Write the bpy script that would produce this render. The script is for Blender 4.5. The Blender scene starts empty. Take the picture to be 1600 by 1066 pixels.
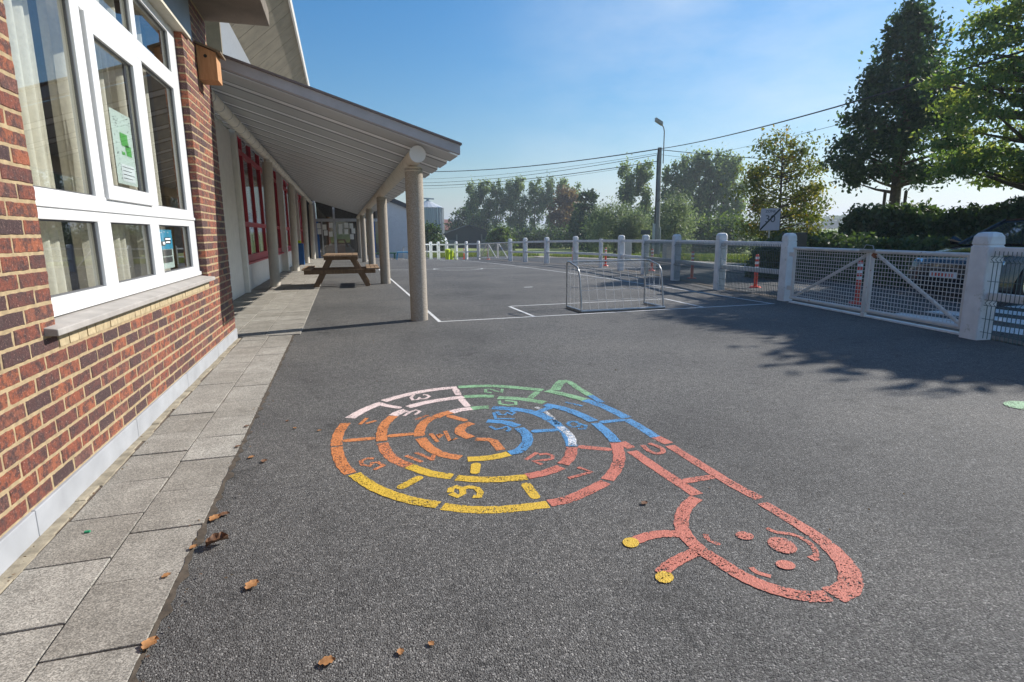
import bpy, bmesh, math, random
import numpy as np
from mathutils import Vector, Matrix
random.seed(7); rng = np.random.default_rng(11)
C = bpy.context.scene.collection
S = bpy.context.scene
R = math.radians

# ------------------------------------------------------------------ camera
F = 890.0
CAMZ = 1.25
PITCH = R(10.782962); HEAD = R(16.328329); ROLL = -math.atan(.0094)
CR, SR = math.cos(ROLL), math.sin(ROLL)
fwd = Vector((math.sin(HEAD)*math.cos(PITCH), math.cos(HEAD)*math.cos(PITCH), -math.sin(PITCH)))
rgt = Vector((math.cos(HEAD), -math.sin(HEAD), 0))
upv = rgt.cross(fwd)
Rr = CR*rgt + SR*upv; Uu = CR*upv - SR*rgt
cam = bpy.data.cameras.new('camera'); camo = bpy.data.objects.new('camera', cam); C.objects.link(camo)
m = Matrix((Rr, Uu, -fwd)).transposed().to_4x4(); m.translation = (0, 0, CAMZ)
camo.matrix_world = m
cam.sensor_width = 36; cam.lens = F/1600*36; cam.clip_start = .05; cam.clip_end = 5000
S.camera = camo

# ------------------------------------------------------------------ world, sun
SUN_EL = 34.0
SUN_DIR = Vector((.966*math.cos(R(SUN_EL)), .259*math.cos(R(SUN_EL)), math.sin(R(SUN_EL))))
w = bpy.data.worlds.new('World'); S.world = w; w.use_nodes = True
nt = w.node_tree; bg = nt.nodes['Background']
sky = nt.nodes.new('ShaderNodeTexSky'); sky.sky_type = 'NISHITA'; sky.sun_disc = False
sky.sun_elevation = R(SUN_EL); sky.sun_rotation = math.atan2(SUN_DIR.x, SUN_DIR.y)
sky.air_density = 1.5; sky.dust_density = .4; sky.ozone_density = 8.0
hs = nt.nodes.new('ShaderNodeHueSaturation'); hs.inputs['Saturation'].default_value = 1.27; nt.links.new(sky.outputs[0], hs.inputs['Color']); 
wtc = nt.nodes.new('ShaderNodeTexCoord'); wmp = nt.nodes.new('ShaderNodeMapping'); wmp.inputs['Scale'].default_value = (1.2, 1.2, 3.2); nt.links.new(wtc.outputs['Generated'], wmp.inputs[0])
wn = nt.nodes.new('ShaderNodeTexNoise'); wn.inputs['Scale'].default_value = 2.4; wn.inputs['Detail'].default_value = 7; wn.inputs['Roughness'].default_value = .58; nt.links.new(wmp.outputs[0], wn.inputs['Vector'])
wr = nt.nodes.new('ShaderNodeValToRGB'); wr.color_ramp.elements[0].position = .34; wr.color_ramp.elements[0].color = (0, 0, 0, 1); wr.color_ramp.elements[1].position = .78; wr.color_ramp.elements[1].color = (.55, .55, .55, 1); nt.links.new(wn.outputs[0], wr.inputs[0])
wm = nt.nodes.new('ShaderNodeMix'); wm.data_type = 'RGBA'; 
wsx = nt.nodes.new('ShaderNodeSeparateXYZ'); nt.links.new(wtc.outputs['Generated'], wsx.inputs[0])
wmr = nt.nodes.new('ShaderNodeMapRange'); wmr.interpolation_type = 'SMOOTHSTEP'; wmr.inputs['From Min'].default_value = .12; wmr.inputs['From Max'].default_value = .55; nt.links.new(wsx.outputs[0], wmr.inputs['Value'])
wmm = nt.nodes.new('ShaderNodeMath'); wmm.operation = 'MULTIPLY'; nt.links.new(wr.outputs[0], wmm.inputs[0]); nt.links.new(wmr.outputs[0], wmm.inputs[1]); nt.links.new(wmm.outputs[0], wm.inputs[0]); nt.links.new(hs.outputs[0], wm.inputs[6]); wm.inputs[7].default_value = (7.2, 8.0, 8.8, 1)
nt.links.new(wm.outputs[2], bg.inputs[0]); bg.inputs[1].default_value = .082
sl = bpy.data.lights.new('sun', 'SUN'); sl.energy = 4.6; sl.angle = R(.5); sl.color = (1, .95, .87)
so = bpy.data.objects.new('sun', sl); C.objects.link(so)
so.rotation_euler = SUN_DIR.to_track_quat('Z', 'Y').to_euler()
S.view_settings.view_transform = 'Standard'; S.view_settings.look = 'None'
S.view_settings.exposure = 0.58; S.view_settings.gamma = 1

# ------------------------------------------------------------------ terrain height
def gz(x, y):
    wgt = min(1, max(.4, .4+.6*(x-1)/6))
    if y < 6: z = 0
    elif y < 42: z = -.00048*(y-6)**2*wgt
    else: z = (-.622-.01*(min(y, 120)-42))*wgt
    if x > 14: z -= min(.5, (x-14)*.012)
    d = math.hypot(x, y)
    if d > 150:
        t = min(1, (d-150)/450); t = t*t*(3-2*t)
        z += t*9*(.6+.4*math.sin(x*.006+1.0)*math.cos(y*.004))
    return z
def ray(px, py):
    X = float(px)-800; Y = 533-float(py)
    v = F*fwd + X*Rr + Y*Uu
    return v
def G(px, py, lift=0):
    """point of the paved ground seen at a place of the survey photo"""
    r = ray(px, py); t = -CAMZ/r.z
    for i in range(40):
        P = r*t; z = gz(P.x, P.y); t = .5*t+.5*(z-CAMZ)/r.z
    P = r*t
    return Vector((P.x, P.y, gz(P.x, P.y)+lift))
def at(px, D):
    v = ray(px, 360); v.z = 0; v.normalize()
    return v.x*D, v.y*D

# ------------------------------------------------------------------ materials
MATS = {}
def newmat(name):
    m = bpy.data.materials.new(name); m.use_nodes = True
    MATS[name] = m
    return m, m.node_tree, m.node_tree.nodes['Principled BSDF']
def N(nt, typ, **kw):
    n = nt.nodes.new(typ)
    for k, v in kw.items():
        if k.startswith('i_'):
            n.inputs[k[2:].replace('_', ' ')].default_value = v
        else: setattr(n, k, v)
    return n
def ramp(nt, src, stops):
    r = nt.nodes.new('ShaderNodeValToRGB'); nt.links.new(src, r.inputs[0])
    e = r.color_ramp.elements
    while len(e) < len(stops): e.new(.5)
    for el, (p, c) in zip(e, stops):
        el.position = p; el.color = (c[0], c[1], c[2], 1)
    return r
def mix(nt, fac, a, b, typ='MIX'):
    n = nt.nodes.new('ShaderNodeMix'); n.data_type = 'RGBA'; n.blend_type = typ
    for sock, v in ((n.inputs[0], fac), (n.inputs[6], a), (n.inputs[7], b)):
        if hasattr(v, 'is_linked'): nt.links.new(v, sock)
        elif isinstance(v, (tuple, list)): sock.default_value = (*v[:3], 1)
        else: sock.default_value = v
    return n.outputs[2]
def coords(nt):
    return nt.nodes.new('ShaderNodeTexCoord').outputs['Object']
def noise(nt, vec, scale, detail=4, rough=.55):
    n = N(nt, 'ShaderNodeTexNoise'); n.inputs['Scale'].default_value = scale
    n.inputs['Detail'].default_value = detail; n.inputs['Roughness'].default_value = rough
    nt.links.new(vec, n.inputs['Vector']); return n.outputs[0]
def bump(nt, b, h, strength=.3, dist=.01):
    n = N(nt, 'ShaderNodeBump'); n.inputs['Strength'].default_value = strength; n.inputs['Distance'].default_value = dist
    nt.links.new(h, n.inputs['Height']); nt.links.new(n.outputs[0], b.inputs['Normal'])
def simple(name, col, rough=.6, metal=0, var=.12, scale=6, bumpd=0, bscale=60, dirt=None):
    m, nt, b = newmat(name)
    v = coords(nt); n = noise(nt, v, scale)
    lo = tuple(c*(1-var) for c in col); hi = tuple(min(1, c*(1+var)) for c in col)
    r = ramp(nt, n, [(.3, lo), (.7, hi)])
    out = r.outputs[0]
    if dirt:
        n2 = noise(nt, v, dirt[1], 6, .7)
        f = ramp(nt, n2, [(dirt[2], (0, 0, 0)), (dirt[2]+.12, (1, 1, 1))])
        out = mix(nt, f.outputs[0], out, dirt[0])
    nt.links.new(out, b.inputs['Base Color'])
    b.inputs['Roughness'].default_value = rough; b.inputs['Metallic'].default_value = metal
    if bumpd: bump(nt, b, noise(nt, v, bscale, 5), .5, bumpd)
    return m

def asphalt(name, base=.068, stones=True, tint=(1.03, .985, .925)):
    m, nt, b = newmat(name); v = coords(nt)
    vo = N(nt, 'ShaderNodeTexVoronoi'); vo.inputs['Scale'].default_value = 185; nt.links.new(v, vo.inputs['Vector'])
    sep = N(nt, 'ShaderNodeSeparateColor'); nt.links.new(vo.outputs['Color'], sep.inputs[0])
    k = base
    r = ramp(nt, sep.outputs[0], [(0, (k*.42, k*.41, k*.40)), (.5, (k*.95*tint[0], k*.95*tint[1], k*.95*tint[2])), (.88, (k*1.45, k*1.42, k*1.36)), (.98, (k*2.6, k*2.5, k*2.35))])
    big = noise(nt, v, .55, 5, .6)
    rb = ramp(nt, big, [(.32, (.72, .72, .73)), (.5, (1, 1, 1)), (.7, (1.25, 1.23, 1.2))])
    st = noise(nt, v, 2.3, 6, .8); rst = ramp(nt, st, [(.36, (.72, .72, .72)), (.44, (1, 1, 1))])
    c = mix(nt, 1, r.outputs[0], rb.outputs[0], 'MULTIPLY')
    mid = noise(nt, v, 14, 6, .75)
    rm = ramp(nt, mid, [(.3, (.8, .8, .8)), (.7, (1.2, 1.2, 1.2))])
    c = mix(nt, 1, c, rm.outputs[0], 'MULTIPLY'); c = mix(nt, 1, c, rst.outputs[0], 'MULTIPLY')
    nt.links.new(c, b.inputs['Base Color']); b.inputs['Roughness'].default_value = .78
    b.inputs['Specular IOR Level'].default_value = .35
    vd = N(nt, 'ShaderNodeMath', operation='MULTIPLY'); nt.links.new(vo.outputs['Distance'], vd.inputs[0]); vd.inputs[1].default_value = -1
    bump(nt, b, vd.outputs[0], .8, .006)
    return m
asphalt('asphalt', .110)
asphalt('road_asphalt', .07, tint=(.95, 1, 1.05))

# brick
m, nt, b = newmat('brick'); v = coords(nt)
a = N(nt, 'ShaderNodeAttribute', attribute_name='rnd')
r = ramp(nt, a.outputs['Fac'], [(0, (.085, .045, .045)), (.22, (.13, .055, .05)), (.36, (.22, .07, .05)), (.58, (.33, .095, .052)), (.82, (.43, .135, .065)), (1, (.22, .095, .075))])
n1 = noise(nt, v, 13, 8, .8); f1 = ramp(nt, n1, [(.46, (0, 0, 0)), (.56, (1, 1, 1))])
n1b = noise(nt, v, 45, 6, .8); dk = ramp(nt, n1b, [(.35, (.05, .032, .034)), (.6, (.11, .062, .058)), (.75, (.2, .15, .14))])
c = mix(nt, f1.outputs[0], r.outputs[0], dk.outputs[0])
c2 = mix(nt, .88, r.outputs[0], c)
n2 = noise(nt, v, 120, 3, .7); f2 = ramp(nt, n2, [(.63, (0, 0, 0)), (.69, (1, 1, 1))])
c3 = mix(nt, f2.outputs[0], c2, (.5, .33, .26))
n3 = noise(nt, v, 60, 5, .7); r3 = ramp(nt, n3, [(.3, (.7, .7, .7)), (.7, (1.25, 1.25, 1.25))])
nt.links.new(mix(nt, 1, c3, r3.outputs[0], 'MULTIPLY'), b.inputs['Base Color']); b.inputs['Roughness'].default_value = .75
bump(nt, b, noise(nt, v, 55, 8, .8), 1.0, .014)
simple('mortar', (.38, .285, .165), .95, var=.22, scale=22, bumpd=.006, bscale=130)
simple('yellow_mortar', (.45, .36, .22), .95, var=.2, scale=22, bumpd=.004, bscale=130)
simple('soil', (.055, .042, .03), .95, var=.5, scale=30)
simple('kerb_mortar', (.30, .26, .19), .95, var=.35, scale=14, bumpd=.006, bscale=80)
simple('blue_stone', (.35, .36, .38), .65, var=.12, scale=5, dirt=((.3, .28, .25), 9, .66), bumpd=.001)
simple('sill_stone', (.36, .335, .31), .7, var=.15, scale=8, bumpd=.002)
m, nt, b = newmat('paver'); v = coords(nt)
at_ = N(nt, 'ShaderNodeAttribute', attribute_name='rnd')
r = ramp(nt, at_.outputs['Fac'], [(0, (.27, .25, .215)), (1, (.36, .34, .30))])
vo = N(nt, 'ShaderNodeTexVoronoi'); vo.inputs['Scale'].default_value = 240; nt.links.new(v, vo.inputs['Vector'])
sep = N(nt, 'ShaderNodeSeparateColor'); nt.links.new(vo.outputs['Color'], sep.inputs[0])
rr = ramp(nt, sep.outputs[0], [(0, (.5, .5, .5)), (.6, (1, 1, 1)), (1, (1.5, 1.5, 1.5))])
c = mix(nt, 1, r.outputs[0], rr.outputs[0], 'MULTIPLY')
rm = ramp(nt, noise(nt, v, 5, 7, .7), [(.3, (.72, .71, .7)), (.7, (1.15, 1.15, 1.15))])
nt.links.new(mix(nt, 1, c, rm.outputs[0], 'MULTIPLY'), b.inputs['Base Color']); b.inputs['Roughness'].default_value = .9
bump(nt, b, sep.outputs[0], .5, .003)

def concrete(name, col, stain=.5, boards=False):
    m, nt, b = newmat(name); v = coords(nt)
    r = ramp(nt, noise(nt, v, 2.5, 7, .65), [(.3, tuple(c*(1-.35*stain) for c in col)), (.7, col)])
    r2 = ramp(nt, noise(nt, v, 90, 4, .7), [(.35, (.75, .75, .75)), (.65, (1.12, 1.12, 1.12))])
    c = mix(nt, 1, r.outputs[0], r2.outputs[0], 'MULTIPLY')
    nt.links.new(c, b.inputs['Base Color']); b.inputs['Roughness'].default_value = .9
    bump(nt, b, noise(nt, v, 120, 4), .5, .004); return m
concrete('concrete', (.74, .68, .58)); concrete('slab_concrete', (.24, .20, .155), 1)
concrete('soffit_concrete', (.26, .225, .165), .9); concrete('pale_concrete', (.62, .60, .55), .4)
# washed pebble column
m, nt, b = newmat('pebble_concrete'); v = coords(nt)
vo = N(nt, 'ShaderNodeTexVoronoi'); vo.inputs['Scale'].default_value = 170; nt.links.new(v, vo.inputs['Vector'])
sep = N(nt, 'ShaderNodeSeparateColor'); nt.links.new(vo.outputs['Color'], sep.inputs[0])
r = ramp(nt, sep.outputs[0], [(0, (.28, .235, .185)), (.5, (.40, .35, .285)), (1, (.52, .465, .40))])
nt.links.new(r.outputs[0], b.inputs['Base Color']); b.inputs['Roughness'].default_value = .85
bump(nt, b, vo.outputs['Distance'], .6, .004)
m, nt, b = newmat('beam_concrete'); v = coords(nt)
r = ramp(nt, noise(nt, v, 7, 6, .7), [(.3, (.58, .51, .41)), (.7, (.78, .71, .59))])
nt.links.new(r.outputs[0], b.inputs['Base Color']); b.inputs['Roughness'].default_value = .8
bump(nt, b, noise(nt, v, 90, 4), .4, .003)
simple('cream_pipe', (.86, .82, .72), .5, var=.08, dirt=((.35, .3, .25), 14, .68))
simple('galvanised', (.50, .50, .49), .5, .0, var=.1, scale=30)
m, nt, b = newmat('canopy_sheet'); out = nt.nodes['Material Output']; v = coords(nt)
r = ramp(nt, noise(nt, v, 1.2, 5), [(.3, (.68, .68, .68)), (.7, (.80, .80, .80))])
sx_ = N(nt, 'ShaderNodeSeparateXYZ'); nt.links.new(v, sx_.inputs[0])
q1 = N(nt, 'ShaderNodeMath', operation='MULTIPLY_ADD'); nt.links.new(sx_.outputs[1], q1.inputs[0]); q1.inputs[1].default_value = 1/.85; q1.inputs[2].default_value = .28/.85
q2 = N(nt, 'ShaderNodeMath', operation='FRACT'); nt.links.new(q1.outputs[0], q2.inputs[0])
rq = ramp(nt, q2.outputs[0], [(0, (.68, .68, .67)), (.63, (.68, .68, .67)), (.635, (.07, .07, .07)), (.705, (.07, .07, .07)), (.71, (1.25, 1.25, 1.25)), (.97, (1.25, 1.25, 1.25)), (.975, (.3, .3, .3)), (1, (.3, .3, .3))])  # stripe colours carry painted shade at the steps and light on the webs
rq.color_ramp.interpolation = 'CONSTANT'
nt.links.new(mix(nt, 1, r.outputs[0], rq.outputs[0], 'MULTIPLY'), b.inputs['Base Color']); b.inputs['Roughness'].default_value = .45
t = N(nt, 'ShaderNodeBsdfTranslucent'); t.inputs[0].default_value = (.75, .76, .78, 1); ms = N(nt, 'ShaderNodeMixShader'); ms.inputs[0].default_value = .12
nt.links.new(b.outputs[0], ms.inputs[1]); nt.links.new(t.outputs[0], ms.inputs[2]); nt.links.new(ms.outputs[0], out.inputs[0])
simple('fascia_brown', (.20, .16, .155), .5, var=.1)
simple('fascia_purple', (.45, .44, .47), .45, var=.08)
simple('white_pvc', (.76, .76, .76), .25, var=.02)
simple('white_paint', (.78, .78, .78), .6, var=.10, dirt=((.40, .40, .33), 8, .60), bumpd=.003, bscale=35)
simple('gate_paint', (.70, .67, .63), .5, var=.08, dirt=((.35, .17, .09), 16, .63))
simple('rust', (.3, .1, .04), .9, var=.3, scale=50)
simple('seal_grey', (.10, .10, .105), .5)
simple('lintel_grey', (.20, .21, .225), .5, var=.06)
simple('cream_metal', (.62, .57, .46), .5)
simple('red_frame', (.50, .025, .045), .4, var=.06)
simple('white_wall', (.80, .78, .73), .8, var=.05, bumpd=.002, dirt=((.5, .47, .42), 5, .66))
simple('block_white', (.63, .66, .71), .85, var=.04)
simple('dark_roof', (.06, .065, .075), .6)
simple('grey_frame', (.42, .43, .44), .5)
simple('blue_paint', (.03, .12, .38), .5)
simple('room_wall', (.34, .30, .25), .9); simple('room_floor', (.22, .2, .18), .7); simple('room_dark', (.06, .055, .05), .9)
simple('room_brown', (.16, .07, .035), .9)
simple('paper', (.72, .73, .70), .8, var=.05)
simple('poster_pale', (.66, .74, .70), .8, var=.08, scale=60); simple('poster_green', (.12, .48, .10), .6); simple('poster_white', (.82, .84, .86), .7)
simple('poster_blue', (.06, .42, .62), .6, var=.2); simple('poster_dark', (.1, .1, .1), .7, var=.3, scale=90); simple('ink', (.05, .06, .07), .7)
simple('curtain', (.80, .74, .63), .95, var=.08, scale=40, bumpd=.001, bscale=400)
simple('galv_tube', (.40, .41, .41), .38, .6, var=.12, scale=20)
simple('net_cord', (.7, .7, .7), .8)
simple('mesh_green', (.10, .15, .15), .45)
simple('black_plastic', (.014, .014, .016), .4)
simple('bin_yellow', (.62, .75, .02), .4, var=.03); simple('bin_blue', (.01, .09, .28), .4)
simple('play_blue', (.05, .35, .62), .45); simple('play_green', (.05, .17, .08), .5)
simple('bollard_red', (.72, .06, .025), .4, var=.05); simple('reflective_white', (.85, .82, .82), .4)
simple('silo_metal', (.33, .36, .39), .4, .3, var=.06); simple('silo_pale', (.6, .62, .62), .4, .3)
simple('barn_dark', (.025, .035, .035), .7); simple('barn_side', (.16, .165, .16), .8); simple('roof_tile', (.22, .085, .06), .8, var=.25, scale=1.5)
simple('pole_concrete', (.24, .23, .22), .85, var=.2, scale=3); simple('cable_black', (.012, .012, .014), .6)
simple('lamp_grey', (.35, .33, .3), .5); simple('sign_pale', (.62, .56, .60), .5, var=.03); simple('black_paint', (.01, .01, .01), .4)
simple('field_line', (.80, .80, .79), .7)
simple('bark', (.10, .078, .055), .95, var=.35, scale=9, bumpd=.02, bscale=18)
simple('pale_bark', (.2, .18, .15), .95, var=.35, scale=9)
simple('dirt', (.13, .10, .075), .95, var=.3, scale=18, bumpd=.01, bscale=50)
simple('gravel', (.33, .30, .26), .95, var=.3, scale=60, bumpd=.01, bscale=60)
simple('dry_leaf', (.36, .17, .06), .7, var=.4, scale=40); simple('dry_leaf_dark', (.16, .075, .035), .75, var=.4, scale=40)
simple('green_scrap', (.02, .3, .14), .5)
# wood
def wood(name, a, bcol, axis=1):
    m, nt, b = newmat(name); v = coords(nt)
    mp = N(nt, 'ShaderNodeMapping'); nt.links.new(v, mp.inputs[0])
    s = [26, 26, 26]; s[axis] = 2.2; mp.inputs['Scale'].default_value = s
    r = ramp(nt, noise(nt, mp.outputs[0], 1.6, 6, .65), [(.3, a), (.7, bcol)])
    nt.links.new(r.outputs[0], b.inputs['Base Color']); b.inputs['Roughness'].default_value = .75
    bump(nt, b, noise(nt, mp.outputs[0], 3, 5), .4, .003); return m
wood('table_wood', (.20, .115, .06), (.38, .26, .16)); wood('table_wood_leg', (.13, .07, .035), (.24, .145, .075), 2)
wood('box_wood', (.42, .20, .085), (.62, .34, .16), 2); wood('box_roof', (.16, .12, .08), (.24, .18, .11))

# glass: reflecting pane one can see through
def glass(name, tint=(.8, .84, .84), base=.12, rough=0.0):
    m, nt, b = newmat(name); nt.nodes.remove(b); out = nt.nodes['Material Output']
    tr = N(nt, 'ShaderNodeBsdfTransparent'); tr.inputs[0].default_value = (*tint, 1)
    gl = N(nt, 'ShaderNodeBsdfGlossy'); gl.inputs['Roughness'].default_value = rough; gl.inputs[0].default_value = (.95, .97, 1, 1)
    fr = N(nt, 'ShaderNodeFresnel'); fr.inputs[0].default_value = 1.55
    mm = N(nt, 'ShaderNodeMath', operation='ADD', use_clamp=True); nt.links.new(fr.outputs[0], mm.inputs[0]); mm.inputs[1].default_value = base
    ms = N(nt, 'ShaderNodeMixShader'); nt.links.new(mm.outputs[0], ms.inputs[0]); nt.links.new(tr.outputs[0], ms.inputs[1]); nt.links.new(gl.outputs[0], ms.inputs[2])
    nt.links.new(ms.outputs[0], out.inputs[0]); return m
glass('window_glass', base=.07); glass('dark_glass', (.6, .66, .66), .10)

# worn road paint
def paint(name, col, wear=.5):
    m, nt, b = newmat(name); out = nt.nodes['Material Output']; v = coords(nt)
    vo = N(nt, 'ShaderNodeTexVoronoi'); vo.inputs['Scale'].default_value = 200; nt.links.new(v, vo.inputs['Vector'])
    sep = N(nt, 'ShaderNodeSeparateColor'); nt.links.new(vo.outputs['Color'], sep.inputs[0])
    big = noise(nt, v, 5.5, 4, .6)
    # wear threshold: bigger patches worn more
    s1 = N(nt, 'ShaderNodeMath', operation='MULTIPLY_ADD'); nt.links.new(big, s1.inputs[0]); s1.inputs[1].default_value = 1.25; s1.inputs[2].default_value = -.90+wear
    s2 = N(nt, 'ShaderNodeMath', operation='LESS_THAN'); nt.links.new(sep.outputs[0], s2.inputs[0]); nt.links.new(s1.outputs[0], s2.inputs[1])
    r = ramp(nt, noise(nt, v, 70, 4, .7), [(.3, tuple(c*.8 for c in col)), (.7, tuple(min(1, c*1.12) for c in col))])
    rs = ramp(nt, sep.outputs[1], [(0, (.72, .72, .72)), (1, (1.1, 1.1, 1.1))])
    nt.links.new(mix(nt, 1, r.outputs[0], rs.outputs[0], 'MULTIPLY'), b.inputs['Base Color']); b.inputs['Roughness'].default_value = .7
    vd = N(nt, 'ShaderNodeMath', operation='MULTIPLY'); nt.links.new(vo.outputs['Distance'], vd.inputs[0]); vd.inputs[1].default_value = -1
    bump(nt, b, vd.outputs[0], .6, .004)
    tr = N(nt, 'ShaderNodeBsdfTransparent'); ms = N(nt, 'ShaderNodeMixShader')
    nt.links.new(s2.outputs[0], ms.inputs[0]); nt.links.new(b.outputs[0], ms.inputs[1]); nt.links.new(tr.outputs[0], ms.inputs[2])
    nt.links.new(ms.outputs[0], out.inputs[0]); return m
paint('paint_red', (.58, .175, .12), .42); paint('paint_orange', (.66, .23, .07), .42); paint('paint_yellow', (.70, .45, .035), .36)
paint('paint_blue', (.085, .29, .58), .44); paint('paint_pink', (.84, .66, .62), .34); paint('paint_green', (.27, .50, .27), .5)
paint('paint_white', (.78, .78, .77), .28); paint('paint_orange_worn', (.72, .24, .09), .62); paint('paint_blue_worn', (.07, .32, .66), .66)
paint('paint_splash', (.8, .8, .8), .72)

def leafmat(name, stops, trans=.35, tcol=None):
    m, nt, b = newmat(name); out = nt.nodes['Material Output']
    a = N(nt, 'ShaderNodeAttribute', attribute_name='rnd'); r = ramp(nt, a.outputs['Fac'], stops)
    nt.links.new(r.outputs[0], b.inputs['Base Color']); b.inputs['Roughness'].default_value = .55; b.inputs['Specular IOR Level'].default_value = .3
    t = N(nt, 'ShaderNodeBsdfTranslucent')
    tc = mix(nt, 1, r.outputs[0], tcol or (1.6, 1.7, .7), 'MULTIPLY'); nt.links.new(tc, t.inputs[0])
    ms = N(nt, 'ShaderNodeMixShader'); ms.inputs[0].default_value = trans
    nt.links.new(b.outputs[0], ms.inputs[1]); nt.links.new(t.outputs[0], ms.inputs[2]); nt.links.new(ms.outputs[0], out.inputs[0]); return m
leafmat('leaf_maple', [(0, (.022, .05, .03)), (.6, (.055, .10, .05)), (1, (.12, .18, .07))], .35)
leafmat('leaf_ash', [(0, (.06, .11, .04)), (.4, (.13, .20, .07)), (.8, (.26, .29, .11)), (1, (.38, .31, .13))], .52)
leafmat('leaf_walnut', [(0, (.05, .08, .02)), (.55, (.12, .14, .03)), (.85, (.26, .21, .04)), (1, (.28, .12, .03))], .42)
leafmat('leaf_poplar', [(0, (.09, .13, .075)), (.6, (.17, .22, .12)), (1, (.28, .31, .19))], .5)
leafmat('leaf_willow', [(0, (.12, .16, .09)), (.6, (.20, .24, .14)), (1, (.30, .34, .21))], .4, (1.3, 1.4, .9))
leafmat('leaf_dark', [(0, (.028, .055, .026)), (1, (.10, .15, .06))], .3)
leafmat('leaf_brown', [(0, (.12, .07, .05)), (1, (.24, .16, .10))], .3)
leafmat('leaf_bush', [(0, (.04, .08, .02)), (1, (.13, .17, .05))], .35)
leafmat('grass_blade', [(0, (.06, .10, .02)), (.7, (.13, .17, .035)), (1, (.25, .22, .08))], .4)
m, nt, b = newmat('grass_ground'); v = coords(nt)
r = ramp(nt, noise(nt, v, 1.3, 8, .7), [(.3, (.10, .15, .03)), (.55, (.17, .22, .05)), (.75, (.26, .26, .09))])
r2 = ramp(nt, noise(nt, v, .012, 4), [(.42, (1, 1, 1)), (.58, (1.5, 1.3, 1.2))])
nt.links.new(mix(nt, 1, r.outputs[0], r2.outputs[0], 'MULTIPLY'), b.inputs['Base Color']); b.inputs['Roughness'].default_value = .95
bump(nt, b, noise(nt, v, 9, 6), .8, .05)
m, nt, b = newmat('car_paint'); b.inputs['Base Color'].default_value = (.006, .007, .009, 1); b.inputs['Roughness'].default_value = .18
b.inputs['Coat Weight'].default_value = 1; b.inputs['Coat Roughness'].default_value = .03
m, nt, b = newmat('car_glass'); b.inputs['Base Color'].default_value = (.02, .03, .035, 1); b.inputs['Roughness'].default_value = .04; b.inputs['IOR'].default_value = 1.9
m, nt, b = newmat('chrome'); b.inputs['Base Color'].default_value = (.6, .62, .65, 1); b.inputs['Roughness'].default_value = .15; b.inputs['Metallic'].default_value = 1
simple('rubber', (.015, .015, .015), .8)

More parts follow.
